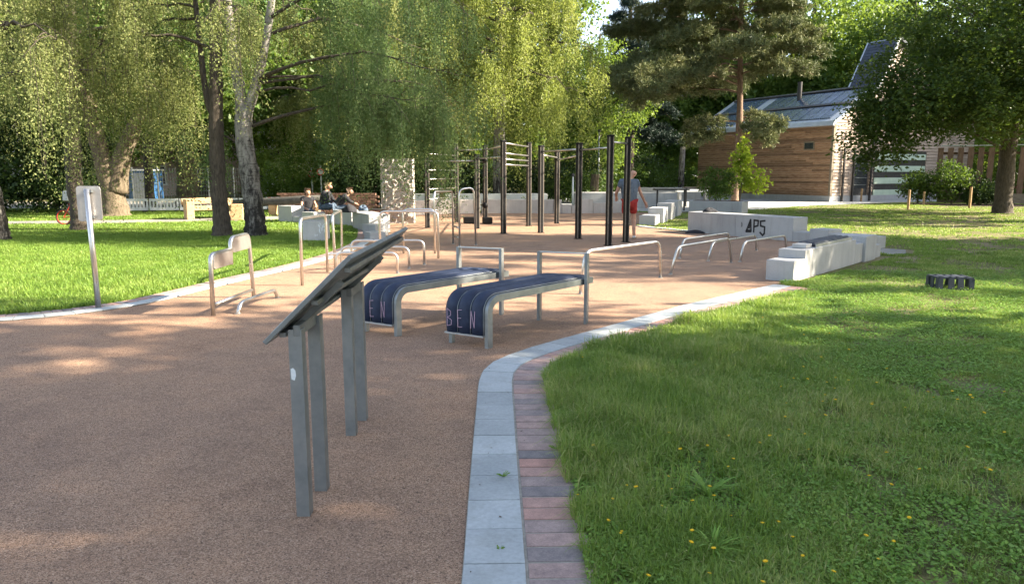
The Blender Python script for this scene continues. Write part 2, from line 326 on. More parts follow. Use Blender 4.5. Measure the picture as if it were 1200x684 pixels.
def band(curve,off0,off1,name,base_name,mat,pitch,gap,z,rng,z0=.008,tintf=None,skip=None):
    """units laid side by side along a curve, real joints between them"""
    cum=[0]
    for i in range(1,len(curve)): cum.append(cum[-1]+(curve[i]-curve[i-1]).length)
    def atS(s,off):
        import bisect
        i=min(max(bisect.bisect_right(cum,s)-1,0),len(curve)-2); t=(s-cum[i])/(cum[i+1]-cum[i]); p=curve[i].lerp(curve[i+1],t)
        j0=max(0,i-4); j1=min(len(curve)-1,i+5); d=(curve[j1]-curve[j0]).normalized(); return p+Vector((d.y,-d.x,0))*off
    mb=MB(); s=0
    while s+pitch<cum[-1]:
        e=.5*gap; a=atS(s+e,off0+e); b=atS(s+e,off1-e); c=atS(s+pitch-e,off1-e); d=atS(s+pitch-e,off0+e)
        zz=z+rng.uniform(-.0018,.0018)
        lo=[(p.x,p.y,z0) for p in (a,d,c,b)]; hi=[(p.x,p.y,zz+rng.uniform(-.0012,.0012)) for p in (a,d,c,b)]
        mb.hexa(lo,hi,t=rng.random() if tintf is None else tintf(rng)); s+=pitch
    o=mb.build(name,mat,bevel=.0025); bmesh_norm(o); tag(o,kind='structure')
    m2=MB(); k=4; cc=[atS(min(cum[-1]-.001,i*.25),off0) for i in range(int(cum[-1]/.25)+1)]; dd=[atS(min(cum[-1]-.001,i*.25),off1+(.002 if off0<.01 and off1>.25 else .005 if off0<.01 else 0)) for i in range(int(cum[-1]/.25)+1)]
    n=len(cc); m2.add([(p.x,p.y,z0+.0075) for p in cc]+[(p.x,p.y,z0+.0075) for p in dd],[(i,i+1,n+i+1,n+i) for i in range(n-1)])
    o2=m2.build(base_name,M['mortar']); bmesh_up(o2); tag(o2,kind='structure')
def bmesh_norm(o):
    import bmesh
    bm=bmesh.new(); bm.from_mesh(o.data); bmesh.ops.recalc_face_normals(bm,faces=bm.faces[:]); bm.to_mesh(o.data); bm.free()
def bmesh_up(o):
    import bmesh
    bm=bmesh.new(); bm.from_mesh(o.data)
    for f in bm.faces:
        f.normal_update()
        if f.normal.z<0: f.normal_flip()
    bm.to_mesh(o.data); bm.free()
rg=random.Random(3)
CAR=[p for p in CA if p.y<10.62]
band(CAR,0,.26,'kerb','kerb_bedding',M['kerb'],.30,.008,.022,rg)
band(CAR,.262,.545,'brick_edging','brick_edging_bedding',M['brick'],.124,.014,.020,rg,tintf=lambda r:min(1,max(0,r.gauss(.52,.26))))
CLs=[p for p in CL]
band(CLs[::-1],.0,.20,'kerb','kerb_bedding',M['kerb'],.30,.008,.022,rg)
band(CLs[::-1],.205,.40,'brick_edging','brick_edging_bedding',M['brick'],.124,.014,.022,rg,tintf=lambda r:min(1,max(0,r.gauss(.5,.24))))
C3=catmull([(4.95,20.62),(4.4,21.6),(3.95,22.3),(3.85,23.1)])
band(C3,0,.22,'kerb','kerb_bedding',M['kerb'],.4,.008,.03,rg)
sheet('plaza',[(4.3,33.0),(6.7,31.2),(8.5,32.4),(11,33.4),(14.5,37.2),(19.5,40.5),(22.5,42.4),(27,44),(26,50),(14,66),(-2,66),(-3,45),(1,38)],.007,M['plaza'])
sheet('path',[(-40,22.0),(-20,23.0),(-12,24.2),(-8,26.2),(-4.8,30),(-5.5,31.5),(-9,28.3),(-13,26.1),(-20,24.6),(-40,23.8)],.007,M['asphalt'])
sheet('road',[(-60,34),(-10,34.5),(-4,36),(-4,43),(-60,43)],.007,M['asphalt'])
sheet('paving_strip',[(7.55,14.7),(8.0,14.85),(8.4,15.6),(8.0,16.0),(7.6,15.7)],.009,M['asphalt'])
sheet('planting_bed',[(22.0,37.2),(31,34.6),(32,37),(27.5,39.0),(24,40.6),(21.5,40.8)],.010,M['mulch'])

# ------------------------------------------------------------------ grass (uncountable)
def inpoly(P,poly):
    x,y=P[:,0],P[:,1]; c=np.zeros(len(P),bool); n=len(poly)
    for i in range(n):
        x1,y1=poly[i]; x2,y2=poly[(i+1)%n]
        if y1==y2: continue
        k=((y1>y)!=(y2>y))&(x<(x2-x1)*(y-y1)/(y2-y1)+x1); c^=k
    return c
def vnoise(P,s,seed):
    r=np.random.RandomState(seed); g=r.rand(64,64); x=P[:,0]*s+100; y=P[:,1]*s+100
    xi=np.floor(x).astype(int); yi=np.floor(y).astype(int); fx=x-xi; fy=y-yi; fx=fx*fx*(3-2*fx); fy=fy*fy*(3-2*fy)
    a=g[xi%64,yi%64]; b=g[(xi+1)%64,yi%64]; c=g[xi%64,(yi+1)%64]; d=g[(xi+1)%64,(yi+1)%64]
    return (a*(1-fx)+b*fx)*(1-fy)+(c*(1-fx)+d*fx)*fy
edgeR=[(p.x,p.y) for p in offset(CAR,.545)][::4]
edgeRg=[(a+ (0),b) for a,b in edgeR]
solid=[(a,b) for a,b in rub]
kerbR=[(p.x,p.y) for p in CAR[::4]]+[(p.x,p.y) for p in offset(CAR,.50)][::-4]
kerbL=[(p.x,p.y) for p in CLs[::4]]+[(p.x,p.y) for p in offset(CLs,-.40)][::-4]
NOG=[solid,kerbR,kerbL,[(4.3,33.0),(6.7,31.2),(8.5,32.4),(11,33.4),(14.5,37.2),(19.5,40.5),(22.5,42.4),(27,44),(26,50),(14,66),(-2,66),(-3,45),(1,38)],
 [(-40,22.0),(-20,23.0),(-12,24.2),(-8,26.2),(-4.8,30),(-5.5,31.5),(-9,28.3),(-13,26.1),(-20,24.6),(-40,23.8)],[(-60,34),(-10,34.5),(-4,36),(-4,43),(-60,43)],
 [(7.55,14.6),(8.1,14.75),(8.55,15.6),(8.0,16.1),(7.6,15.7)],[(22.0,37.2),(31,34.6),(32,37),(27.5,39.0),(24,40.6),(21.5,40.8)],
 [(3.9,10.9),(4.3,10.8),(7.5,14.3),(7.1,14.7)],[(4.8,20.5),(6.7,17.5),(7.4,17.9),(5.4,20.9)]]
def grass(name,n,reg,hmin,hmax,wid,seed,falloff=None,bare=True,edge=None):
    r=np.random.RandomState(seed); x0,x1,y0,y1=reg
    P=np.stack([r.uniform(x0,x1,n*3),r.uniform(y0,y1,n*3)],1)
    if falloff: # keep more near the camera
        P[:,1]=y0+(y1-y0)*r.rand(n*3)**falloff
    keep=(np.abs(P[:,0])<P[:,1]*.74+.9)
    for q in NOG: keep&=~inpoly(P,q)
    P=P[keep]
    n1=vnoise(P,1.1,seed+1); n2=vnoise(P,3.7,seed+2); n3=vnoise(P,9,seed+3); clump=vnoise(P,.45,seed+4)
    if bare:
        mown=np.clip((P[:,0]-1.2-.10*P[:,1])/1.6,0,1); bv=n1*.45+n2*.35+n3*.2+.10*mown
        ed=np.full(len(P),9.); ex=np.array(edgeR)
        for i in range(0,len(ex),2): ed=np.minimum(ed,np.hypot(P[:,0]-ex[i,0],P[:,1]-ex[i,1]))
        k=r.rand(len(P))>np.clip((bv-.56)/.10,0,.96); k&=~((ed<.13)&(n3*.6+r.rand(len(P))*.6>.62)); 
        P=P[k];n1=n1[k];n2=n2[k];n3=n3[k];clump=clump[k]
    P=P[:n];n1=n1[:n];n2=n2[:n];n3=n3[:n];clump=clump[:n]; n=len(P)
    h=hmin+(hmax-hmin)*(n2*.5+n3*.3+r.rand(n)*.6)*(.35+clump)*(1-.45*np.clip((P[:,0]-1.2-.10*P[:,1])/1.6,0,1) if bare else 1)
    if edge is not None: h*=edge(P)*(1+.5*np.clip((vnoise(P,2.3,seed+20)-.6)/.15,0,1))
    az=r.rand(n)*2*math.pi; lean=r.gamma(2,.42,n).clip(0,1.7)
    d=np.stack([np.cos(az),np.sin(az),np.zeros(n)],1); s=np.stack([-np.sin(az+r.normal(0,.5,n)),np.cos(az+r.normal(0,.5,n)),np.zeros(n)],1)
    w=wid*(.6+.8*r.rand(n))[:,None]
    b=np.concatenate([P,np.zeros((n,1))],1); up=np.array([0,0,1.])
    mid=b+up*(h*.6)[:,None]+d*(h*lean*.28)[:,None]; tip=b+up*(h*np.cos(lean*.8))[:,None]+d*(h*lean*.9)[:,None]
    tint=(r.rand(n)*.42+.34*vnoise(P,1.9,seed+8)+.12*n2+.45*(r.rand(n)<(.05+.22*(clump>.55)))).clip(0,1)*(1 if bare else .62)
    V=np.stack([b-s*w/2,b+s*w/2,mid+s*w*.42,mid-s*w*.42],1); T=np.stack([mid-s*w*.42,mid+s*w*.42,tip,tip-s*w*.05],1)
    o=quads(name,np.concatenate([V,T]),np.concatenate([tint,tint]),M['grass']); return tag(o,kind='stuff')
def edgeboost(P):
    # taller unmown fringe along the bricks
    ex=np.array(edgeR); d=np.full(len(P),9.)
    for i in range(0,len(ex),3): d=np.minimum(d,np.hypot(P[:,0]-ex[i,0],P[:,1]-ex[i,1]))
    return 1+.85*np.exp(-((d-.45)/.6)**2)
grass('grass',200000,(.25,5.2,2.2,6.6),.014,.085,.0042,11,1.25,edge=edgeboost)
grass('grass',230000,(.25,14,6.4,15),.02,.08,.0075,12,1.1,edge=edgeboost)
grass('grass',120000,(3,32,14.5,44),.025,.075,.02,13,1.3)
def clover(n,reg,seed,sz):
    r=np.random.RandomState(seed); x0,x1,y0,y1=reg; P=np.stack([r.uniform(x0,x1,n*4),y0+(y1-y0)*r.rand(n*4)**1.3],1); k=np.abs(P[:,0])<P[:,1]*.74+.5
    for q in NOG: k&=~inpoly(P,q)
    P=P[k]; nn_=vnoise(P,1.3,seed+1)*.6+vnoise(P,4.1,seed+2)*.4; P=P[(nn_>.45)|(r.rand(len(P))<.3)][:n]; n=len(P)
    C=np.concatenate([P,r.uniform(.012,.055,(n,1))],1); a=r.rand(n)*6.28; t1=r.normal(0,.3,n); t2=r.normal(0,.3,n); S=(sz*(.6+.8*r.rand(n)))[:,None]
    d=np.stack([np.cos(a),np.sin(a),t1],1); e_=np.stack([-np.sin(a),np.cos(a),t2],1)
    V=np.stack([C-d*S,C+e_*S*.7,C+d*S,C-e_*S*.7],1); tag(quads('clover',V,r.rand(n),M['weed']),kind='stuff')
clover(170000,(.3,12,2.3,12),301,.0095)
grass('grass',190000,(-16,-3,7.3,19),.03,.11,.010,14,1.2,bare=False)
grass('grass',90000,(-38,-4,18.5,34),.03,.08,.022,15,1.2,bare=False)
# fallen leaves and crumbs on paving and rubber
r=np.random.RandomState(5); n=900; P=np.stack([r.uniform(-6,1.2,n),r.uniform(2,13,n)],1); P=P[inpoly(P,solid)|inpoly(P,kerbR)]
n=len(P); sz=r.uniform(.004,.011,n)[:,None]; az=r.rand(n)*6.28; d=np.stack([np.cos(az),np.sin(az),r.uniform(-.1,.2,n)],1); e=np.stack([-np.sin(az),np.cos(az),r.uniform(-.1,.2,n)],1)
b=np.concatenate([P,np.full((n,1),.0265)],1); V=np.stack([b-d*sz,b+e*sz*.6,b+d*sz,b-e*sz*.6],1)
tag(quads('leaf_litter',V,r.rand(n),M['mulch']),kind='stuff')

# yellow flowers in the right lawn, each one a thing
def flower(name,loc):
    mb=MB(); h=.085; mb.tube([(0,0,0),(.004,.003,h*.6),(.01,.0,h)],.0016,4)
    st=empty(name,(0,0,0),'small yellow flower standing in the grass of the right lawn','flower','yellow flowers in the lawn')
    mb.build('stem',M['weed'],st)
    m2=MB(); 
    for k in range(11):
        a=k*2*math.pi/11; c,s=math.cos(a),math.sin(a); q=.0095
        m2.add([(.01,0,h),(.01+c*q*.7-s*.003,s*q*.7+c*.003,h+.004),(.01+c*q,s*q,h+.003),(.01+c*q*.7+s*.003,s*q*.7-c*.003,h+.004)],[(0,1,2,3)])
    m2.box((.01,0,h+.003),(.006,.006,.005)); m2.build('petals',M['yellow'],st); return st
fl=flower('yellow_flower',(0,0,0)); first=True; rf=random.Random(4)
spots=[(943,467,9),(905,520,3),(800,525,7),(790,640,6),(900,625,4),(850,645,4),(1020,600,3),(740,600,3),(700,440,2),(1030,460,4),(1090,470,2),(1180,570,3),(820,575,2),(1000,520,2),(1150,490,3),(960,400,3),(860,420,3),(1060,665,2)]
def G(px,py):
    x=(px-600)/860; u=(342-py)/860; P_=R(9.116); dz=-math.sin(P_)+math.cos(P_)*u; t=-1.6/dz; return x*t,(math.cos(P_)+math.sin(P_)*u)*t
for px,py,k in spots:
    gx_,gy_=G(px,py)
    for i in range(int(k*1.7)):
        o=fl if first else copy_tree(fl); first=False
        s=.2+.035*k; o.location=(gx_+rf.gauss(0,s*.6),gy_+rf.gauss(0,s),0); o.rotation_euler=(rf.uniform(-.25,.25),rf.uniform(-.25,.25),rf.uniform(0,6)); o.scale=(rf.uniform(.8,1.25),)*3
# broad-leaved weeds
def weed(px,py,s,lab,n=14,seed=0):
    n=int(n*2.4); s=s*.72
    rr=random.Random(seed); x,y=G(px,py); mb=MB()
    for k in range(n):
        a=rr.uniform(0,6.28); l=s*rr.uniform(.6,1.1); up=rr.uniform(.5,1.5); w_=l*rr.uniform(.025,.05)
        c,sn=math.cos(a),math.sin(a); L1=[]; Rr=[]
        for i in range(6):
            t=i/5; d=l*t*math.cos(up*(1-.5*t)); z=l*t*math.sin(up)*(1-.45*t)+.005; ww=w_*math.sin(math.pi*min(.97,t*.9+.08))
            L1.append((x+c*d-sn*ww,y+sn*d+c*ww,z+ww*.3)); Rr.append((x+c*d+sn*ww,y+sn*d-c*ww,z+ww*.3))
        mb.add(L1+Rr,[(i,i+1,6+i+1,6+i) for i in range(5)],t=rr.random())
    o=mb.build('broadleaf_weed',M['weed'],origin=(x,y,0),smooth=True); tag(o,lab,'weed','broad-leaved weeds in the right lawn')
weed(792,436,.22,'broadleaf weed near the top of the kerb bend, highest tuft of the near lawn',16,1)
weed(838,440,.2,'broadleaf weed just right of the highest lawn tuft',14,2)
weed(815,478,.17,'mid-sized broadleaf weed below the pair of upper tufts',12,3)
weed(830,585,.26,'large spreading broadleaf weed with long leaf pointing right',16,4)
weed(835,650,.22,'broadleaf weed clump lowest in the foreground lawn',18,5)
weed(900,590,.15,'small broadleaf weed right of the large spreading weed',10,6)
weed(725,520,.12,'low leafy weed close to the brick edging',16,7)
weed(720,590,.11,'low leafy weed beside the brick edging in the foreground',16,8)
def sprig(px,py,s,lab,seed):
    rr=random.Random(seed); x,y=G(px,py); mb=MB()
    for k in range(16):
        a=rr.uniform(0,6.28); l=s*rr.uniform(.6,1.1); c,sn=math.cos(a),math.sin(a); w_=.002
        mb.add([(x-sn*w_,y+c*w_,.02),(x+sn*w_,y-c*w_,.02),(x+c*l*.7,y+sn*l*.7,.02+l*.5),(x+c*l,y+sn*l,.02+l*.45)],[(0,1,2,3)],t=rr.random())
    tag(mb.build('grass_sprig',M['weed'],origin=(x,y,.02)),lab,'weed')
sprig(590,562,.04,'small grass sprig growing from a joint between the kerb pavers',1)
sprig(586,648,.022,'tiny grass sprig in the lowest visible kerb paver joint',2)
sprig(652,530,.05,'small dried tuft lying on the brick edging',3)

# ------------------------------------------------------------------ lettering strokes
def stroke_mesh(strokes, o, u, v, w, th, n):
    """strokes in (a,b) units along u,v from o; flat ribbons of width w, proud by th along n"""
    mb=MB(); o,u,v,n=Vector(o),Vector(u),Vector(v),Vector(n)
    for st in strokes:
        P=[o+u*a+v*b+n*th for a,b in st]
        for p,q in zip(P[:-1],P[1:]):
            d=(q-p); 
            if d.length<1e-6: continue
            e=d.normalized(); s=e.cross(n).normalized()*w/2; p2=p-e*w*.3; q2=q+e*w*.3
            mb.add([p2-s,q2-s,q2+s,p2+s,],[(0,1,2,3)])
            mb.add([p2-s-n*th,q2-s-n*th,q2+s-n*th,p2+s-n*th],[(3,2,1,0)])
    return mb
LET={'B':[[(0,0),(0,1),(.45,.85),(.45,.62),(.05,.5),(.55,.35),(.5,.08),(0,0)]],'E':[[(.5,1),(0,.97),(.02,0),(.5,.02)],[(0,.5),(.4,.52)]],'N':[[(0,0),(.05,1),(.42,.05),(.5,1)]]}

# ------------------------------------------------------------------ reader board (steel lectern sign)
bd=empty('information_board',(-.99,3.9,0),'long tilted grey steel information board on four flat posts in the foreground','sign')
for (x,y,top) in ((-.985,3.26,.935),(-.975,3.54,.945),(-.995,4.34,.95),(-.985,4.62,.95)):
    mb=MB(); mb.box((x,y,top/2-.03),(.062,.014,top+.0)); mb.box((x+.026,y+(.028),top/2-.03),(.010,.056,top)) 
    p=mb.build('post',M['galv'],bd,bevel=.002)
    if y<3.3:
        s=MB(); s.add([(x-.024,y-.0085,.675),(x-.010,y-.0085,.668),(x-.002,y-.0085,.69),(x-.004,y-.0085,.715),(x-.014,y-.0085,.728),(x-.026,y-.0085,.722)],[(0,1,2,3,4,5)]); s.build('sticker',M['whitem'],p)
for y in (3.4,4.48):
    mb=MB(); mb.beam((-.975,y-.15,.90),(-.975,y+.15,.90),.03,.05); mb.build('crossbar',M['galvd'],bd,bevel=.002)
    mb=MB(); mb.beam((-1.04,y,.865),(-.80,y,1.10),.055,.03,up=(0,0,1)); mb.build('bracket',M['galvd'],bd,bevel=.002)
# tilted plate: low edge on the left, high edge on the right
def slab(y0,y1,a,b,th,lift):
    ax,az=a; bx,bz=b; L_=math.hypot(bx-ax,bz-az); nx,nz=-(bz-az)/L_,(bx-ax)/L_
    q=[(ax+nx*lift,az+nz*lift),(bx+nx*lift,bz+nz*lift),(bx+nx*(lift+th),bz+nz*(lift+th)),(ax+nx*(lift+th),az+nz*(lift+th))]
    m_=MB(); m_.add([(x,y0,z) for x,z in q]+[(x,y1,z) for x,z in q],[(0,1,2,3),(7,6,5,4),(0,4,5,1),(1,5,6,2),(2,6,7,3),(3,7,4,0)]); return m_
LO,HI=(-1.10,.845),(-.70,1.235)
o=slab(3.2,4.07,LO,HI,.022,.0).build('panel',M['galvd'],bd,bevel=.003); bmesh_norm(o)
o=slab(4.078,4.96,LO,HI,.022,.0).build('panel',M['galvd'],bd,bevel=.003); bmesh_norm(o)
o=slab(3.24,4.92,(-1.07,.874),(-.73,1.206),.004,.0222).build('face_plate',M['trim'],bd,bevel=.001); bmesh_norm(o)
for t_ in (.12,.5,.88):
    a_=(LO[0]+(HI[0]-LO[0])*t_,LO[1]+(HI[1]-LO[1])*t_); mb=MB(); mb.beam((a_[0]+.009,3.26,a_[1]-.013),(a_[0]+.009,4.9,a_[1]-.013),.03,.022); mb.build('support_rail',M['galvd'],bd,bevel=.002)

# ------------------------------------------------------------------ padded sit-up benches
def bench(dx,dy,lab):
    e=empty('exercise_bench',(dx+.1,dy+7.3,0),lab,'bench','navy padded exercise benches')
    nR=Vector((-.22+dx,6.62+dy,0)); nL=Vector((-.61+dx,6.86+dy,0)); fL=Vector((.33+dx,7.97+dy,0)); fR=Vector((.77+dx,7.79+dy,0))
    wN=(nR-nL); wF=(fR-fL); cN=(nR+nL)/2; cF=(fR+fL)/2; u=(cF-cN); Ln=u.length; u=u/Ln; ext=.17/Ln
    def pt(a,s,z):      # a: -.5..+.5 across, s: 0..1 along (0 near)
        return cN+u*Ln*s+(wN.lerp(wF,min(1,max(0,s))))*a+Vector((0,0,z))
    H_=.485; RR=.15
    prof=[(0.0,.125),(0.0,.22),(0.0,H_-RR)]+[( (RR-RR*math.cos(t))/Ln, H_-RR+RR*math.sin(t)) for t in [math.pi/2*k/7 for k in range(1,8)]]+[(s,H_) for s in (.25,.4,.55,.7,.85,1.0)]+[(1+ext,H_)]
    def tang(i):
        a=prof[max(0,i-1)]; b=prof[min(len(prof)-1,i+1)]; dx_=(b[0]-a[0])*Ln; dz_=b[1]-a[1]; l=math.hypot(dx_,dz_); return dx_/l,dz_/l
    for k,(a0,a1) in enumerate(((-.53,-.222),(-.212,.098),(.108,.418))):
        mb=MB(); na=7; rows=[]; 
        for i,(s,z) in enumerate(prof):
            tx,tz=tang(i); ring=[]
            for j in range(na+1):
                q=j/na; bul=.05*math.sin(math.pi*min(1,max(0,q)))**.45
                if i in (0,len(prof)-1): bul*=.6
                a=a0+(a1-a0)*q; ring.append(pt(a,s-tz*bul/Ln,z+tx*bul))
            for j in range(na,-1,-1): ring.append(pt(a0+(a1-a0)*j/na,s+tz*.012/Ln,z-tx*.012))
            rows.append(ring)
        n=len(rows[0]); vs=[v for r_ in rows for v in r_]; fs=[]
        for i in range(len(rows)-1):
            for j in range(n): fs.append((i*n+j,i*n+(j+1)%n,(i+1)*n+(j+1)%n,(i+1)*n+j))
        fs.append(tuple(range(n))[::-1]); fs.append(tuple(range((len(rows)-1)*n,len(rows)*n)))
        mb.add(vs,fs); pad=mb.build('cushion',M['navy'],e,smooth=True); bmesh_norm(pad)
        A=pt(a0+(.12 if k==0 else .07),0-.0555/Ln,.19); ww=(pt(a1-(.02 if k==0 else .07),0-.0555/Ln,.19)-A); nrm=Vector((-u.x,-u.y,0))
        sm=stroke_mesh(LET['BEN'[k]],A,ww*1.2,Vector((0,0,.165)),.0038,.004,nrm); sm.build('chalk_letter',M['chalk'],pad)
        mb=MB(); mb.beam(pt(a0,-.012/Ln,.118),pt(a1,-.012/Ln,.118),.05,.014); mb.build('trim_strip',M['trim'],e)
    for a_ in (-.217,.103,.424):
        mb=MB()
        P=[pt(a_,prof[i][0]-tang(i)[1]*.020/Ln,prof[i][1]+tang(i)[0]*.020) for i in range(len(prof))]; mb.tube(P,.004,6); mb.build('seam_strip',M['galv'],e,smooth=True)
    for a_ in (-.47,.47):      # curved flat side frame = front leg + seat rail
        mb=MB(); fp=[(-.0,.006)]+[(s,z) for s,z in prof[1:]]; vs=[]; n=len(fp)
        for i,(s,z) in enumerate(fp):
            if i==0: tx,tz=0,1
            else: tx,tz=tang(i)
            for (aa,off) in ((a_-.04,-.055),(a_+.04,-.055),(a_+.04,.010 if a_>0 else -.014),(a_-.04,.010 if a_>0 else -.014)):
                vs.append(pt(aa,s-tz*off/Ln,z+tx*off if i else z))
        fs=[(0,1,2,3),(4*n-1,4*n-2,4*n-3,4*n-4)]
        for i in range(n-1):
            for j in range(4): fs.append((4*i+j,4*i+(j+1)%4,4*i+4+(j+1)%4,4*i+4+j))
        mb.add(vs,fs); o=mb.build('side_frame',M['galv'],e); bmesh_norm(o)
    for a_ in (-.5,.5):
        mb=MB(); p=pt(a_*1.13,1.0,0); rz=math.atan2(wF.y,wF.x); mb.box((p.x,p.y,.385),(.034,.072,.77),rz); mb.build('post',M['galv'],e,bevel=.002)
    mb=MB(); a=pt(-.56,1.0,.765); b=pt(.56,1.0,.765); mb.beam(a,b,.055,.012); mb.build('top_bar',M['trim'],e,bevel=.002)
    mb=MB(); mb.beam(pt(-.46,1+ext*.9,H_-.03),pt(.46,1+ext*.9,H_-.03),.05,.03); mb.build('cross_rail',M['galv'],e,bevel=.002)
bench(0,0,'navy padded exercise bench nearest the kerb, with pink letters on its front')
bench(-.92,.52,'navy padded exercise bench behind the steel information board, with pink letters')

# ------------------------------------------------------------------ stainless rails
def rail(name,pts,r,rad,lab,cat,group=None,mat='inox',extra=()):
    P=fillet(pts,rad,6); x=sum(p[0] for p in pts)/len(pts); y=sum(p[1] for p in pts)/len(pts)
    e=empty(name,(x,y,0),lab,cat,group)
    mb=MB(); mb.tube(P,r,10); mb.build('tube_frame',M[mat],e,smooth=True)
    for p in (pts[0],pts[-1]):
        m2=MB(); m2.tube([(p[0],p[1],.004),(p[0],p[1],.014)],r*1.7,12); m2.build('foot_plate',M[mat],e)
    for q in extra:
        m3=MB(); m3.tube(q,r*.85,8); m3.build('rung',M[mat],e,smooth=True)
    return e
rail('handrail',[(.92,9.75,0),(.98,9.80,.58),(2.27,11.25,.58),(2.31,11.31,0)],.024,.16,'tall steel push-up rail just behind the nearest padded bench','rail')
rg_='low steel push-up rails by the concrete walls'
rail('push_up_bar',[(2.55,11.70,0),(2.68,11.85,.44),(3.92,13.22,.46),(4.0,13.31,0)],.022,.14,'low steel push-up rail nearest the camera in the right group','rail',rg_)
rail('push_up_bar',[(4.20,13.45,0),(4.30,13.57,.36),(5.60,15.03,.36),(5.67,15.1,0)],.022,.14,'low steel push-up rail closest to the concrete wall with the padded top','rail',rg_)
rail('push_up_bar',[(3.21,14.0,0),(3.30,14.12,.36),(4.60,15.55,.37),(4.64,15.6,0)],.022,.14,'low steel push-up rail at the left rear of the right group','rail',rg_)
rail('push_up_bar',[(3.65,13.58,0),(3.75,13.7,.34),(5.12,15.4,.33),(5.17,15.46,0)],.022,.14,'low steel push-up rail in the middle between the two concrete walls','rail',rg_)
rg_='stepped low steel rails behind the information board'
for (x0,x1,y,z,l) in ((-2.85,-1.86,11.85,.34,'lowest and nearest of three stepped steel rails behind the board'),(-2.9,-1.75,12.4,.38,'middle of three stepped steel rails behind the board'),(-2.85,-1.56,12.98,.44,'highest and farthest of three stepped steel rails behind the board')):
    rail('stepped_rail',[(x0,y,0),(x0,y,z),(x1,y,z),(x1,y,0)],.022,.12,l,'rail',rg_)
e=empty('parallel_bars',(-1.95,14.2,0),'chest high steel bar frame between the board and the ladder rig','bars')
for (x0,x1,y) in ((-2.52,-1.41,14.0),(-2.2,-1.56,14.85)):
    mb=MB(); mb.tube(fillet([(x0,y,0),(x0,y,.9),(x1,y,.9),(x1,y,0)],.12),.023,10); mb.build('bar_loop',M['inox'],e,smooth=True)
e=empty('dip_bars',(-3.05,12.3,0),'pair of tall steel dip bars standing by the left lawn edge','bars')
for P_ in ([(-3.04,10.52,0),(-3.04,10.55,.97),(-3.04,12.02,.95),(-3.04,12.0,0)],[(-2.98,12.3,0),(-3.0,12.3,.93),(-3.34,14.4,.90),(-3.36,14.45,0)]):
    mb=MB(); mb.tube(fillet(P_,.13),.023,10); mb.build('bar_loop',M['inox'],e,smooth=True)
mb=MB(); mb.tube([(-3.03,12.02,.30),(-2.30,13.2,.22)],.02,8); mb.build('low_bar',M['inox'],e,smooth=True)
rg_='tall steel hoops in front of the ladder rig'
rail('tall_hoop',[(-1.58,15.0,0),(-1.58,15.02,1.25),(-1.36,16.85,1.22),(-1.36,16.96,0)],.022,.14,'tall steel hoop left of the pair in front of the ladder rig','hoop',rg_,extra=([(-1.36,16.9,.2),(-1.17,16.35,.2)],[(-1.36,16.9,.42),(-1.17,16.35,.42)]))
rail('tall_hoop',[(-1.17,16.35,0),(-1.17,16.4,1.27),(-.86,16.62,1.3),(-.82,16.65,0)],.022,.14,'tall steel hoop right of the pair in front of the ladder rig','hoop',rg_)
# stretching stand with two rounded plates
e=empty('stretching_stand',(-3.4,8.85,0),'steel stretching stand with two stepped rounded plates by the left lawn','exercise stand')
mb=MB(); mb.tube(fillet([(-3.41,8.23,0),(-3.41,8.25,.70),(-3.40,8.85,.70)],.10),.026,10); mb.build('frame_tube',M['inox'],e,smooth=True)
mb=MB(); mb.tube(fillet([(-3.40,8.82,.52),(-3.40,8.84,.84),(-3.40,9.46,.84),(-3.38,9.48,0)],.12),.026,10); mb.build('frame_tube',M['inox'],e,smooth=True)
mb=MB(); mb.tube([(-3.40,8.27,.13),(-3.385,9.44,.11)],.022,8); mb.build('cross_tube',M['inox'],e,smooth=True)
for (y0,y1,z0,z1) in ((8.26,8.83,.53,.695),(8.84,9.44,.66,.835)):
    mb=MB(); c=.06; poly=[(y0,z0+.02),(y0+.03,z0),(y1-.03,z0),(y1,z0+.03),(y1,z1-c),(y1-c*.3,z1-c*.3),(y1-c,z1),(y0+c,z1),(y0+c*.3,z1-c*.3),(y0,z1-c)]
    n=len(poly); vs=[(-3.425,a,b) for a,b in poly]+[(-3.375,a,b) for a,b in poly]; mb.add(vs,[tuple(range(n)),tuple(range(n,2*n))[::-1]]+[(i,(i+1)%n,n+(i+1)%n,n+i) for i in range(n)])
    o=mb.build('plate',M['plate'],e,bevel=.004); bmesh_norm(o)
rail('foot_rail',[(-3.17,8.33,0),(-3.16,8.42,.125),(-3.06,9.36,.125),(-3.05,9.43,0)],.024,.08,'ankle-high steel foot rail right of the stretching stand','rail')
# sign on pole
e=empty('pole_sign',(-4.97,8.68,0),'silver steel sign seen from behind on a pole in the left lawn','sign')
mb=MB(); mb.tube([(-4.97,8.68,0),(-4.985,8.68,1.43)],.032,14); mb.build('pole',M['inox'],e,smooth=True)
mb=MB(); c_,s_=math.cos(R(8)),math.sin(R(8)); hw=.135
def sp(a,z,d): return (-5.0+a*c_-d*s_,8.735+a*s_+d*c_,z)
poly=[(-hw+.03,1.045),(hw-.03,1.06),(hw-.008,1.07),(hw,1.09),(hw,1.42),(hw-.01,1.45),(hw-.03,1.46),(-hw+.03,1.46),(-hw+.01,1.45),(-hw,1.42),(-hw,1.07),(-hw+.008,1.053)]
n=len(poly); mb.add([sp(a,z,0) for a,z in poly]+[sp(a,z,.02) for a,z in poly],[tuple(range(n)),tuple(range(n,2*n))[::-1]]+[(i,(i+1)%n,n+(i+1)%n,n+i) for i in range(n)]); o=mb.build('plate',M['plate'],e,bevel=.003); bmesh_norm(o)
for z in (1.10,1.40):
    mb=MB(); mb.box((-4.98,8.705,z),(.09,.06,.03),R(8)); mb.build('clamp',M['galvd'],e,bevel=.003)
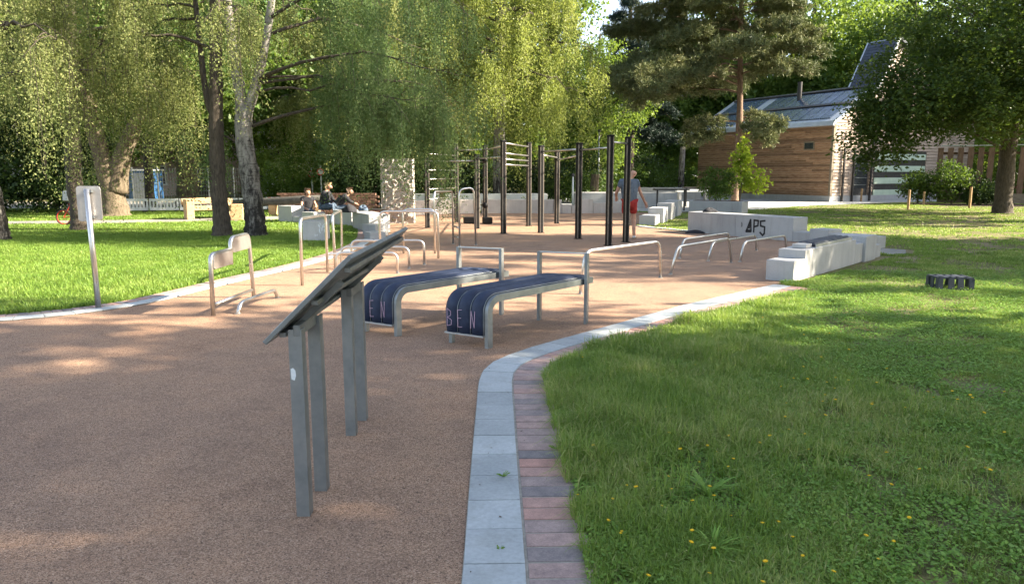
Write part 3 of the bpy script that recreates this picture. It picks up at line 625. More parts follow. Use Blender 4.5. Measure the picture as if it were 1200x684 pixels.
mb=MB(); mb.box(sp(-.03,1.25,-.004),(.012,.012,.34),R(8)); mb.build('stiffener',M['galvd'],e)

# ------------------------------------------------------------------ pull-up rigs
def post(e,x,y,h,rz=.6):
    mb=MB(); mb.box((x,y,h/2),(.125,.125,h),rz); p=mb.build('post',M['postm'],e,bevel=.012)
    m2=MB()
    for k in range(4):
        a=rz+k*math.pi/2; m2.box((x+math.cos(a)*.0635,y+math.sin(a)*.0635,h/2),(.006,.068,h-.02),a)
    m2.build('groove_strip',M['black'],p)
    m3=MB(); m3.box((x,y,h+.012),(.135,.135,.05),rz); m3.build('cap',M['black'],p,bevel=.01)
    m4=MB(); m4.box((x,y,.012),(.16,.16,.016),rz); m4.build('foot_collar',M['black'],p)
def bar(e,a,b,z,r=.019,z2=None):
    mb=MB(); A=Vector((a[0],a[1],z)); B=Vector((b[0],b[1],z if z2 is None else z2)); d=(B-A).normalized()*.07; mb.tube([A+d,B-d],r,8); mb.build('bar',M['inox'],e,smooth=True)
    for p,q in ((A,d),(B,-d)):
        m2=MB(); m2.tube([p+q*.6,p+q*1.15],r*1.9,8); m2.build('bar_clamp',M['black'],e)
p_={'a':(2.18,16.55),'b':(2.70,17.39),'c':(1.65,18.31),'d':(-.23,19.91),'e':(.79,20.2),'f':(.52,22.88),'g':(1.46,24.0),'h':(-1.03,21.8),'i':(-2.54,22.15),'j':(-1.86,24.7),'k':(-.87,24.08)}
hh={'a':2.42,'b':2.42,'c':2.32,'d':2.45,'e':2.33,'f':2.52,'g':2.3,'h':2.14,'i':2.06,'j':2.55,'k':2.48}
e1=empty('pull_up_rig',(1.8,19,0),'black-posted pull-up rig beside the man, tall pair of posts in front','pull-up rig')
for k in 'abceg': post(e1,*p_[k],hh[k],{'a':.35,'b':.3}.get(k,.5))
bar(e1,p_['a'],p_['b'],2.30); bar(e1,p_['a'],p_['c'],2.18); bar(e1,p_['c'],p_['g'],2.05); bar(e1,p_['e'],p_['g'],2.12); bar(e1,p_['c'],p_['e'],2.2)
e2=empty('ladder_rig',(-1,22,0),'black-posted climbing rig with wall ladder and monkey bars behind the hoops','climbing rig')
for k in 'dfhijk': post(e2,*p_[k],hh[k],.45)
bar(e2,p_['h'],p_['i'],1.98); bar(e2,p_['j'],p_['k'],2.38); bar(e2,p_['k'],p_['d'],2.36); bar(e2,p_['d'],p_['f'],2.42); bar(e2,p_['h'],p_['d'],2.05)
for z in (2.15,2.0,1.85): bar(e2,p_['d'],p_['f'],z)
for z in (2.2,1.72,1.45,1.15,.85,.5): bar(e2,p_['i'],p_['j'],z,.016)
mb=MB(); mb.tube(fillet([(-.93,24.0,2.0),(-1.18,23.7,1.95),(-1.16,23.7,.65),(-.93,24.0,.6)],.15),.02,8); mb.build('curved_grip',M['inox'],e2,smooth=True)
mb=MB(); mb.box((-1.35,24.0,.12),(.45,.3,.2),.2); mb.build('foot_block',M['black'],e2,bevel=.02)
mb=MB(); mb.box((-.8,23.85,.12),(.3,.3,.2),.2); mb.build('foot_block',M['black'],e2,bevel=.02)
for z in (2.05,.6):
    mb=MB(); mb.tube([(-.87,23.93,z-.09),(-.87,23.93,z-.05),(-.87,23.93,z+.05),(-.87,23.93,z+.09)],[.04,.09,.09,.04],10); mb.build('knob',M['black'],e2,smooth=True)

# ------------------------------------------------------------------ concrete walls and blocks
def seg(a,b,th,side=1):
    a,b=Vector((*a,0)),Vector((*b,0)); d=(b-a).normalized(); n=Vector((d.y,-d.x,0))*side*th; return [(a.x,a.y),(b.x,b.y),(b.x+n.x,b.y+n.y),(a.x+n.x,a.y+n.y)]
def cpart(e,a,b,th,z,name='block',side=1,mat='conc',bev=.008):
    mb=MB(); mb.prism(seg(a,b,th,side),0,z,t=random.uniform(.3,.7)); o=mb.build(name,M[mat],e,bevel=bev); return o
# low wall with padded top.  runs from the kerb end away to the right
e=empty('padded_bench_wall',(5.3,12.5,0),'low stepped concrete wall with a dark padded roll on top beside the right lawn','wall')
d=Vector((2.42,2.78,0)).normalized(); nl=Vector((-d.y,d.x,0))
def W2(s,o=0): p=Vector((4.20,10.86,0))+d*s-nl*0+nl*o; return (p.x,p.y)
for (s0,s1,z) in ((0,.46,.315),(.463,.80,.445),(.803,2.98,.45),(2.983,3.42,.36)):
    cpart(e,W2(s0),W2(s1),.42,z,side=-1)
cpart(e,W2(3.423,-.05),W2(4.10,-.05),.52,.47,side=-1); cpart(e,W2(4.103),W2(4.62),.42,.25,side=-1)
mb=MB(); p=Vector((*W2(.86,.20),0)); mb.box((p.x,p.y,.48),(.26,.22,.06),math.atan2(d.y,d.x)); mb.build('end_block',M['conc'],e,bevel=.005)
for k,o_ in enumerate((.30,.20,.10)):
    q0=Vector((*W2(1.02,o_),0)); q1=Vector((*W2(2.8,o_),0)); mb=MB(); mb.tube([q0+Vector((0,0,.475)),q0+Vector((0,0,.482))+d*.05,q1+Vector((0,0,.482))-d*.06,q1+Vector((0,0,.475))],[.02,.046,.046,.02],10); mb.build('pad_roll',M['navyd'] ,e,smooth=True)
q0=Vector((*W2(.99,.03),.475)); q1=Vector((*W2(2.82,.03),.475)); mb=MB(); mb.beam(q0,q1,.012,.05); mb.build('steel_edge',M['trim'],e)
# APS wall
e=empty('graffiti_wall',(5.9,19,0),'knee-high concrete wall with black APS graffiti facing the play surface','wall')
A0=Vector((4.90,20.5,0)); A1=Vector((6.73,17.61,0)); dd_=(A1-A0).normalized(); m_=A0.lerp(A1,.49)
cpart(e,(A0.x,A0.y),(m_.x-dd_.x*.003,m_.y-dd_.y*.003),.55,.57,side=-1); w2o=cpart(e,(m_.x+dd_.x*.003,m_.y+dd_.y*.003),(A1.x,A1.y),.55,.57,side=-1)
nn=Vector((dd_.y,-dd_.x,0)); 
strk=[[(0,0),(.42,1.0),(.52,.05)],[(.02,.12),(.5,.12)],[(.0,.0),(.5,.02)],[(.42,.95),(.30,.3)],[(.80,0),(.80,.92),(.78,.98),(1.22,.95),(1.2,.55),(.85,.45)],[(1.9,.98),(1.45,.92),(1.48,.55),(1.9,.48),(1.88,-.05),(1.72,-.2),(1.45,.02)]]
og=A0.lerp(A1,.595)+Vector((0,0,.15)); sm=stroke_mesh(strk,og,dd_*.30,Vector((0,0,.31)),.045,.004,nn); sm.build('graffiti_letters',M['paint'],w2o)
og=A0.lerp(A1,.55)+Vector((0,0,.27)); sm=stroke_mesh([[(0,0),(.02,.15),(0,.32)],[(.05,.05),(.05,.2)]],og,dd_*.3,Vector((0,0,.31)),.035,.004,nn); sm.build('graffiti_mark',M['galvd'],w2o)
e=empty('stepped_blocks',(7.2,16.9,0),'low stepped concrete blocks continuing the graffiti wall to the right','wall')
B0=A1+dd_*.01; cpart(e,(B0.x,B0.y),(B0.x+dd_.x*.45,B0.y+dd_.y*.45),.45,.24,side=-1); B1=B0+dd_*.455; cpart(e,(B1.x,B1.y),(B1.x+dd_.x*.5,B1.y+dd_.y*.5),.5,.34,side=-1)
B2=B1+dd_*.505; cpart(e,(B2.x,B2.y),(B2.x+dd_.x*1.1,B2.y+dd_.y*1.1),.45,.26,side=-1)
# planter behind
e=empty('concrete_planter',(8.6,30,0),'concrete planter block behind the graffiti wall with leafy sapling above it','planter')
cpart(e,(7.4,30.9),(9.25,29.7),.9,.50,side=-1)
mb=MB(); mb.prism([(7.6,31.0),(9.2,29.95),(9.5,30.35),(7.9,31.4)],.501,.52); mb.build('soil',M['mulch'],e)
# stepped block row next to the man
e=empty('stepped_block_row',(5.2,26.5,0),'receding row of stepped concrete blocks in front of the man','wall')
Q0=Vector((4.02,23.3,0)); Q1=Vector((6.45,30.2,0)); n=7; L_=(Q1-Q0).length; dq=(Q1-Q0).normalized()
hts=[.30,.50,.38,.58,.42,.60,.52]; off=[.0,.12,-.05,.1,.0,.08,.0]
for i in range(n):
    a=Q0+dq*L_*i/n; b=Q0+dq*(L_*(i+1)/n-.02); o_=off[i]; cpart(e,(a.x+o_,a.y),(b.x+o_,b.y),.5,hts[i],side=1)
# curved rear wall
pts=catmull([(-4.6,28.4),(-3.5,29.3),(-2.1,30.1),(0,30.45),(1.7,30.3)],.3); e=empty('curved_seat_wall',(-1,30.4,0),'long curved concrete wall with warm bounce light in its colour closing the rear of the play surface','wall')
def cwall(e,P,th,z,mat='beige'):
    a=offset(P,0); b=offset(P,-th); mb=MB(); mb.prism([(p.x,p.y) for p in a]+[(p.x,p.y) for p in b[::-1]],0,z); o=mb.build('wall_segment',M[mat],e,bevel=.01); bmesh_norm(o)
cwall(e,pts[:len(pts)//2+1],.45,.56); cwall(e,pts[len(pts)//2+1:],.45,.56)
for (x0,x1,z) in ((1.72,2.05,.56),(2.06,2.45,.36),(2.46,2.8,.33),(2.81,3.35,.58),(3.36,4.6,.42)):
    y=lambda x:30.25+.16*(x-1.7)**1.5*.6
    cpart(e,(x0,y(x0)),(x1-.01,y(x1)),.45,z,side=-1,name='wall_segment',mat='beige')
e=empty('long_concrete_bench',(-1.5,33.2,0),'long pale concrete bench block behind the curved wall','bench'); cpart(e,(-4.6,33.0),(1.6,33.4),.9,.72,side=-1,mat='whitew')
e=empty('pale_concrete_block',(5.5,35.5,0),'broad pale green-grey concrete block behind the pull-up rig','block'); cpart(e,(3.0,35.4),(7.9,35.4),1.6,.72,side=-1)
e=empty('plaza_seat_block',(10.8,46,0),'long white concrete seat block at the far end of the plaza','bench'); cpart(e,(6.8,47),(12.0,47),1.0,.75,side=-1)
e=empty('white_slab_bench',(11.2,44.0,0),'white slab bench beside the corner of the timber building','bench')
mb=MB(); mb.box((10.7,44,.62),(1.9,.5,.14)); mb.build('seat',M['white'],e,bevel=.01)
for x in (9.95,11.5):
    mb=MB(); mb.box((x,44,.275),(.14,.45,.55)); mb.build('leg',M['conc'],e,bevel=.01)
# dark steel tables
for (x,y,l) in ((7.0,32.6,'dark steel high frame table nearest the stepped blocks'),(9.3,37,'dark steel table on the plaza behind the stepped blocks')):
    e=empty('steel_table',(x,y,0),l,'table','dark steel tables on the plaza'); mb=MB(); mb.box((x,y,.93),(1.5,.6,.06)); mb.build('tabletop',M['frame'],e,bevel=.01)
    for q in (-.6,.6): mb=MB(); mb.box((x+q,y,.45),(.07,.07,.9)); mb.build('leg',M['frame'],e)
# left side blocks and cube
e=empty('chalked_concrete_cube',(-4.7,17.7,0),'bluish concrete cube with white chalk marks in the lawn behind the dip bars','block')
o=cpart(e,(-4.98,17.45),(-4.42,17.5),.5,.50,side=-1,name='cube')
rr=random.Random(2); st=[]
for k in range(16): a=rr.uniform(.5,.95); b=rr.uniform(.35,.9); st.append([(a,b),(a+rr.uniform(-.06,.08),b-rr.uniform(.05,.14))])
stroke_mesh(st,(-4.98,17.45,0),(.56,.05,0),(0,0,.5),.014,.003,(.089,-.996,0)).build('chalk_marks',M['whitem'],o)
e=empty('stepped_seat_wall',(-6,21.5,0),'stepped grey concrete seat wall where people sit at the left lawn','wall')
for a,b,z,th in (((-7.9,24.9),(-7.3,24.4),.55,.5),((-7.28,24.4),(-6.9,24.1),.22,.5),((-6.88,24.1),(-6.4,23.8),.38,.5),((-6.38,23.8),(-5.7,23.5),.30,.5),((-5.68,23.4),(-4.95,22.7),.48,.6),((-4.9,22.6),(-4.5,22.2),.24,.5),((-4.75,21.9),(-3.95,20.3),.50,.6),((-3.95,19.4),(-3.55,19.1),.30,.45),((-3.75,18.6),(-3.5,18.1),.17,.4)):
    cpart(e,a,b,th,z,side=-1)
# stone climbing slab + brick stack
e=empty('rough_stone_slab',(-3.75,24.3,0),'tall rough stone slab standing behind the steel bars, birch leaves over its left side','stone')
mb=MB(); nx_,nz_=14,28; rr=np.random.RandomState(9); X=np.linspace(-4.28,-3.24,nx_); Z=np.linspace(0,2.1,nz_)
vs=[];  
for z in Z:
    for x in X: 
        e_=0 if x in (X[0],X[-1]) or z>2.05 else 1
        vs.append((x,24.1+.05+e_*rr.uniform(-.055,.045),z))
fs=[(j*nx_+i,j*nx_+i+1,(j+1)*nx_+i+1,(j+1)*nx_+i) for j in range(nz_-1) for i in range(nx_-1)]
mb.add(vs,fs); mb.box((-3.76,24.42,1.05),(1.04,.52,2.1)); mb.build('slab',M['stone'],e,bevel=0)
e=empty('brown_bin',(-4.15,23.3,0),'low brown box standing left of the rough stone slab','box'); mb=MB(); mb.box((-4.25,23.5,.24),(.55,.4,.48)); mb.build('body',M['tile'],e,bevel=.01); mb=MB(); mb.box((-4.25,23.5,.495),(.6,.45,.03)); mb.build('lid',M['frame'],e,bevel=.005)
e=empty('brick_stack',(-7.5,29.3,0),'low brown brick wall behind the people on the left','wall')
mb=MB()
for j in range(9):
    for i in range(16): mb.box((-9.2+i*.245+(j%2)*.12,29.4,.05+j*.095),(.23,.2,.082),t=random.random())
mb.build('brickwork',M['stonebr'],e)

# ------------------------------------------------------------------ crate on lawn
e=empty('plastic_crate',(6.16,10.2,0),'upturned black plastic crate lying on the right lawn','crate'); rz=R(-6)
def CR(x,y,z): c,s=math.cos(rz),math.sin(rz); x*=.80; y*=.85; z*=.9; return (6.16+x*c-y*s,10.22+x*s+y*c,z)
def cb(mb,x0,x1,y0,y1,z0,z1,tp=0):
    mb.hexa([CR(x0,y0,z0),CR(x1,y0,z0),CR(x1,y1,z0),CR(x0,y1,z0)],[CR(x0,y0+tp,z1),CR(x1,y0+tp,z1),CR(x1,y1-tp,z1),CR(x0,y1-tp,z1)])
mb=MB()
for x0,x1 in ((-.29,-.26),(-.17,-.09),(-.02,.02) ,(.09,.17),(.26,.29)): cb(mb,x0,x1,-.20,.20,.185,.21)
for y0,y1 in ((-.20,-.15),(-.05,.05),(.15,.20)): cb(mb,-.285,.285,y0,y1,.187,.207)
mb.build('top_grid',M['navyd'],e)
for sgn in (-1,1):
    mb=MB()
    for x0,x1 in ((-.30,-.22),(-.13,-.03),(.03,.13),(.22,.30)):
        ys=sorted((sgn*.21,sgn*.19)); q=(-.03 if sgn>0 else .03)
        mb.hexa([CR(x0,ys[0]-q,0.01),CR(x1,ys[0]-q,0.01),CR(x1,ys[1]-q,0.01),CR(x0,ys[1]-q,0.01)],[CR(x0*.96,ys[0],.19),CR(x1*.96,ys[0],.19),CR(x1*.96,ys[1],.19),CR(x0*.96,ys[1],.19)])
    yy=sorted((sgn*.242,sgn*.222)); cb(mb,-.30,.30,yy[0],yy[1],.01,.045); mb.build('long_side',M['navyd'],e)
    mb=MB()
    for y0,y1 in ((-.22,-.13),(-.05,.05),(.13,.22)): xs=sorted((sgn*.30,sgn*.28)); cb(mb,xs[0],xs[1],y0,y1,.01,.19)
    mb.build('short_side',M['navyd'],e)

# dark jacket and bag
def cloth(name,x,y,z,sx,sy,sz,lab,cat,seed,mat='blackc'):
    rr=np.random.RandomState(seed); mb=MB(); nu,nv=16,8; vs=[]
    ph=rr.rand(6)*6
    for j in range(nv+1):
        t=j/nv
        for i in range(nu):
            a=2*math.pi*i/nu; r_=math.cos(t*math.pi/2)*(1+.18*math.sin(3*a+ph[0])+.1*math.sin(5*a+ph[1]+t*3)); vs.append((x+sx*r_*math.cos(a),y+sy*r_*math.sin(a),z+sz*math.sin(t*math.pi/2)*(1+.25*math.sin(2*a+ph[2]))))
    fs=[(j*nu+i,j*nu+(i+1)%nu,(j+1)*nu+(i+1)%nu,(j+1)*nu+i) for j in range(nv) for i in range(nu)]; fs.append(tuple(range(nu))[::-1]); mb.add(vs,fs)
    o=mb.build(name,M[mat],origin=(x,y,z),smooth=True); tag(o,lab,cat); return o
cloth('folded_jacket',5.42,20.22,.575,.20,.13,.10,'crumpled black jacket lying on top of the graffiti wall','jacket',1)
cloth('dark_bag',4.98,19.98,.01,.24,.10,.075,'flat black bag lying on the ground at the left foot of the graffiti wall','bag',3)
cloth('blue_backpack',-4.55,22.45,.49,.15,.12,.16,'small blue and dark bag on the seat wall left of the slab','bag',5,'denim')
cloth('dark_backpack',-4.75,21.5,.505,.24,.2,.2,'dark backpack resting on the seat wall right of the sitting people','bag',6)

# ------------------------------------------------------------------ people
def skin_body(name,pts,edges,rad,mat,parent,lvl=2,origin=None):
    me=bpy.data.meshes.new(name); ids=list(pts); o0=WL(parent) if origin is None else Vector(origin)
    me.from_pydata([Vector(pts[k]) for k in ids],[(ids.index(a),ids.index(b)) for a,b in edges],[]); me.update(); me.materials.append(mat)
    ob=bpy.data.objects.new(name,me); COL.objects.link(ob); ob.parent=parent
    sm=ob.modifiers.new('skin','SKIN'); 
    if not me.skin_vertices: 
        pass
    for i,k in enumerate(ids):
        r_=rad[k]; r_=(r_,r_) if not isinstance(r_,tuple) else r_
        me.skin_vertices[0].data[i].radius=r_; me.skin_vertices[0].data[i].use_root=(i==0)
    sb=ob.modifiers.new('sub','SUBSURF'); sb.levels=lvl; sb.render_levels=lvl; sm.use_smooth_shade=True
    return ob
def person(loc,rz,J,lab,top,bottom,hair=None,sleeve=.55,long_legs=False,shoe='sock'):
    """J: joint positions in local metres (x right, y forward)"""
    e=empty('person',loc,lab,'person'); e.rotation_euler=(0,0,rz); J={k:Vector(v) for k,v in J.items()}
    pts={'pelvis':J['pelvis'],'belly':J['pelvis'].lerp(J['chest'],.5),'chest':J['chest'],'neck':J['neck'],'jaw':J['neck'].lerp(J['head'],.55),'head':J['head'],'crown':J['head']+(J['head']-J['neck']).normalized()*.075}
    fwd=J['face'].normalized(); pts['nose']=J['head']+fwd*.118-Vector((0,0,.005)); side=fwd.cross(Vector((0,0,1))).normalized()
    pts['earR']=J['head']+side*.085; pts['earL']=J['head']-side*.085
    E=[('pelvis','belly'),('belly','chest'),('chest','neck'),('neck','jaw'),('jaw','head'),('head','crown'),('head','nose'),('head','earR'),('head','earL')]
    rad={'pelvis':(.15,.115),'belly':(.145,.11),'chest':(.155,.11),'neck':.055,'jaw':.065,'head':(.083,.095),'crown':(.062,.07),'nose':.014,'earR':.016,'earL':.016}
    for s in 'RL':
        pts['sh'+s]=J['sh'+s]; pts['el'+s]=J['el'+s]; pts['wr'+s]=J['wr'+s]; hd=(J['wr'+s]-J['el'+s]).normalized(); pts['palm'+s]=J['wr'+s]+hd*.055
        E+=[('chest','sh'+s),('sh'+s,'el'+s),('el'+s,'wr'+s),('wr'+s,'palm'+s)]; rad.update({'sh'+s:.058,'el'+s:.042,'wr'+s:.028,'palm'+s:(.036,.02)})
        ax=hd.cross(Vector((0,1,.2))).normalized()
        for q in range(4):
            b_=pts['palm'+s]+hd*.035+ax*(q-1.5)*.019; l=(.032,.038,.035,.026)[q]; pts[f'f{q}a{s}']=b_; pts[f'f{q}b{s}']=b_+hd*l+Vector((0,0,-.008)); pts[f'f{q}c{s}']=b_+hd*l*1.6+Vector((0,0,-.028))
            E+=[('palm'+s,f'f{q}a{s}'),(f'f{q}a{s}',f'f{q}b{s}'),(f'f{q}b{s}',f'f{q}c{s}')]; rad.update({f'f{q}a{s}':.0095,f'f{q}b{s}':.0085,f'f{q}c{s}':.007})
        t1=pts['wr'+s]+hd*.03+ax*.03; pts['t1'+s]=t1; pts['t2'+s]=t1+hd*.03+ax*.018; E+=[('wr'+s,'t1'+s),('t1'+s,'t2'+s)]; rad.update({'t1'+s:.011,'t2'+s:.009})
        pts['hip'+s]=J['hip'+s]; pts['kn'+s]=J['kn'+s]; pts['an'+s]=J['an'+s]; pts['toe'+s]=J['an'+s]+Vector(J['foot'+s])*.17+Vector((0,0,-.045)) 
        E+=[('pelvis','hip'+s),('hip'+s,'kn'+s),('kn'+s,'an'+s),('an'+s,'toe'+s)]; rad.update({'hip'+s:.085,'kn'+s:.058,'an'+s:.04,'toe'+s:.03})
    skin_body('body',pts,E,rad,M['skin'],e)
    # clothes: same joints, a little wider
    sp={k:pts[k] for k in ('belly','pelvis','chest','shR','shL')}; sp['pelvis']=J['pelvis']+Vector((0,0,-.10 if not long_legs else -.02)); 
    sp['collar']=J['chest'].lerp(J['neck'],.75)
    sE=[('belly','pelvis'),('belly','chest'),('chest','shR'),('chest','shL'),('chest','collar')]; sr={'belly':(.205,.165),'pelvis':(.205,.165),'chest':(.205,.155),'shR':.10,'shL':.10,'collar':.085}
    for s in 'RL':
        sp['slv'+s]=J['sh'+s].lerp(J['el'+s],sleeve) if sleeve<=1 else J['el'+s]; sE.append(('sh'+s,'slv'+s)); sr['slv'+s]=.075
        if sleeve>1: sp['cuff'+s]=J['el'+s].lerp(J['wr'+s],.9); sE.append(('slv'+s,'cuff'+s)); sr['slv'+s]=.062; sr['cuff'+s]=.045
    skin_body('shirt',sp,sE,sr,M[top],e)
    bp={'pelvis':J['pelvis']+Vector((0,0,-.03))}; bE=[]; br={'pelvis':(.175,.14)}
    for s in 'RL':
        bp['hip'+s]=J['hip'+s]; bp['k'+s]=J['hip'+s].lerp(J['kn'+s],1.0 if long_legs else .72); bE+=[('pelvis','hip'+s),('hip'+s,'k'+s)]; br.update({'hip'+s:.11,'k'+s:.098 if not long_legs else .075})
        if long_legs: bp['h'+s]=J['kn'+s].lerp(J['an'+s],.92); bE.append(('k'+s,'h'+s)); br['h'+s]=.058
    skin_body('trousers' if long_legs else 'shorts',bp,bE,br,M[bottom],e)
    for s in 'RL':
        a=J['an'+s]; f=Vector(J['foot'+s]); skin_body('shoe',{'a':a+Vector((0,0,-.03))-f*.03,'b':a+f*.08+Vector((0,0,-.04)),'c':a+f*.19+Vector((0,0,-.05))},[('a','b'),('b','c')],{'a':.048,'b':.045,'c':.034},M[shoe],e,1)
        ey=MB(); pe=J['head']+fwd*.092+side*(.03 if s=='R' else -.03)+Vector((0,0,.02)); ey.tube([pe-fwd*.008,pe,pe+fwd*.006],[.006,.009,.004],6); ob=ey.build('eye',M['eye'],None); ob.parent=e
    if hair:
        h=J['head']-fwd*.02; P_={'h0':h+Vector((0,0,.03)),'h1':h+Vector((0,0,.085)),'h2':h-fwd*.06+Vector((0,0,-.02)),'h3':h-fwd*.07+Vector((0,0,-.13 if hair[1]<.2 else -.22))}
        skin_body('hair',P_,[('h0','h1'),('h0','h2'),('h2','h3')],{'h0':(.098,.1),'h1':.08,'h2':.09,'h3':.05},M[hair[0]],e)
    return e
J=dict(pelvis=(-.01,0,.95),chest=(-.03,.03,1.33),neck=(.0,.05,1.475),head=(.075,.09,1.61),face=(.75,.6,-.1),
 shR=(.16,.04,1.395),shL=(-.22,.06,1.395),elR=(.27,.06,1.13),wrR=(.40,.16,.90),elL=(-.33,.10,1.12),wrL=(-.29,.33,1.0),
 hipR=(.09,0,.88),hipL=(-.11,0,.88),knR=(.11,.04,.49),knL=(-.10,.08,.49),anR=(.12,-.02,.085),anL=(-.07,.06,.085),footR=(.25,.95,0),footL=(.1,1,0))
person((2.92,18.3,.006),0,J,'bald man in a grey-blue t-shirt and red shorts behind the tall rig posts','shirt','shorts')
def sit(lean,headoff,armfwd=.25,z=.46):
    c=math.sin(lean); k=math.cos(lean); return dict(pelvis=(0,0,z+.10),chest=(0,c*.38,z+.10+k*.38),neck=(0,c*.53+.02,z+.10+k*.52),head=(headoff,c*.62+.07,z+.12+k*.63),face=(headoff,1,-.45),
     shR=(.18,c*.44,z+.10+k*.42),shL=(-.18,c*.44,z+.10+k*.42),elR=(.25,c*.44+.14,z+.26),elL=(-.25,c*.44+.14,z+.26),wrR=(.15,c*.44+.32,z+.2),wrL=(-.15,c*.44+.32,z+.2),
     hipR=(.1,.04,z+.08),hipL=(-.1,.04,z+.08),knR=(.13,.46,z+.06),knL=(-.13,.46,z+.06),anR=(.14,.50,.085),anL=(-.12,.56,.085),footR=(.1,1,0),footL=(-.1,1,0))
person((-5.75,24.1,0),R(-75),sit(.75,0),'person in a black top and jeans bending forward on the seat wall','blackc','denim',('hairb',.1),2,True)
person((-6.35,24.9,0),R(-100),sit(.25,0,z=.46),'person with long blond hair sitting behind the one in black','blackc','denim',('hairy',.3),2,True)
person((-7.05,25.4,0),R(-150),sit(.2,0,z=.25),'person with brown hair sitting low at the left end of the group','blackc','denim',('hairb',.3),.5,True)

# ------------------------------------------------------------------ bicycle, bench, log, barriers, signs
e=empty('bicycle',(-13.9,23.3,0),'small bicycle with red-rimmed wheel parked behind the sign by the dark trunk','bicycle')
for x in (-14.18,-13.48):
    mb=MB(); P_=[(x+.24*math.cos(a),23.3,.25+.24*math.sin(a)) for a in [2*math.pi*k/24 for k in range(25)]]; mb.tube(P_,.02,6); wh=mb.build('wheel',M['tyre'],e,smooth=True)
    m2=MB(); m2.tube([(x+.21*math.cos(a),23.3,.25+.21*math.sin(a)) for a in [2*math.pi*k/24 for k in range(25)]],.013,5)
    for k in range(10): a=k*math.pi/5; m2.tube([(x,23.3,.25),(x+.2*math.cos(a),23.3,.25+.2*math.sin(a))],.003,3)
    m2.build('rim',M['red'],wh)
mb=MB()
for a,b in (((-14.18,23.3,.25),(-13.95,23.3,.62)),((-14.18,23.3,.25),(-13.88,23.3,.27)),((-13.88,23.3,.27),(-13.97,23.3,.68)),((-13.88,23.3,.27),(-13.58,23.3,.62)),((-13.95,23.3,.6),(-13.6,23.3,.68)),((-13.48,23.3,.25),(-13.62,23.3,.78))): mb.tube([a,b],.016,6)
mb.build('frame',M['red'],e)
mb=MB(); mb.box((-13.98,23.3,.71),(.2,.1,.05),taper=.8); mb.build('saddle',M['black'],e,bevel=.01)
mb=MB(); mb.tube([(-13.55,23.05,.84),(-13.62,23.3,.8),(-13.55,23.55,.84)],.013,6); mb.build('handlebar',M['black'],e)
mb=MB(); mb.box((-14.0,23.3,.92),(.22,.26,.34),taper=.85); mb.build('child_seat',M['galv'],e,bevel=.04)
e=empty('timber_bench',(-11.2,26.6,0),'chunky pale timber bench at the far side of the left lawn','bench')
mb=MB(); mb.beam((-11.55,26.2,.40),(-10.3,27.2,.40),.38,.16); mb.build('seat',M['timber'],e,bevel=.02)
mb=MB(); mb.beam((-11.85,26.45,.62),(-10.6,27.45,.66),.14,.22); mb.build('backrest',M['timber'],e,bevel=.02)
for p in ((-11.5,26.25),(-10.45,27.1)): mb=MB(); mb.box((*p,.36),(.26,.42,.72),R(39)); mb.build('upright',M['timber'],e,bevel=.02)
e=empty('timber_seat_block',(-9.75,26,0),'pale timber stump seat between the two tree trunks','seat'); mb=MB(); mb.box((-9.7,26.0,.28),(.42,.4,.56),.3); mb.build('stump',M['timber'],e,bevel=.03); mb=MB(); mb.box((-9.95,26.1,.4),(.5,.16,.2),.3); mb.build('armrest',M['timber'],e,bevel=.02)
mb=MB(); mb.tube([(-11.0,29.2,.42),(-9.6,28.8,.52),(-8.2,28.4,.62),(-7.2,28.1,.68)],[.17,.17,.16,.14],12,noise=.08,rng=random.Random(1)); o=mb.build('lying_log',M['logd'],origin=(-9,28.6,0),smooth=True); tag(o,'dark climbing log lying slanted behind the birch trunk','log')
for x in (-9.3,-7.5):
    mb=MB(); mb.box((x,28.72-(x+9.3)*-.0 - (x+9.3)*.27,.21),(.28,.3,.42)); o=mb.build('log_rest',M['timber'],origin=(x,28.7,0),bevel=.02); tag(o,'timber block carrying the %s end of the dark climbing log'%('left' if x<-9 else 'right'),'block')
def barrier(x,y,rz,lab,red=False):
    e=empty('site_barrier',(x,y,0),lab,'barrier','white plastic site barriers'); c,s=math.cos(rz),math.sin(rz)
    mb=MB(); mb.box((x,y,.52),(1.15,.05,.10),rz); mb.box((x,y,.14),(1.15,.05,.12),rz)
    for k in range(9): t=(k-4)*.135; mb.box((x+c*t,y+s*t,.33),(.07,.045,.28),rz)
    mb.build('panel',M['white'],e)
    if red:
        mb=MB()
        for k in range(4): t=(k-1.5)*.28; mb.box((x+c*t+s*.03,y+s*t-c*.03,.52),(.14,.012,.085),rz)
        mb.build('red_stripes',M['red'],e)
    for q in (-.45,.45): mb=MB(); mb.box((x+c*q,y+s*q,.04),(.12,.5,.08),rz); mb.build('foot',M['black'],e)
bl=['nearest the big forked trunk','second from the big forked trunk','third from the big forked trunk','just left of the timber bench','right behind the timber bench','between the bench and the dark trunk']
for i in range(6): barrier(-16.0+i*1.17,31.2+i*.27,R(13),'white site barrier '+bl[i])
for i,l in enumerate(('left one of the striped barriers behind the birch','middle striped barrier behind the birch','striped barrier at the right end behind the log')): barrier(-10.6+i*1.2,33.6-i*.05,R(-2),'red and white '+l,True)
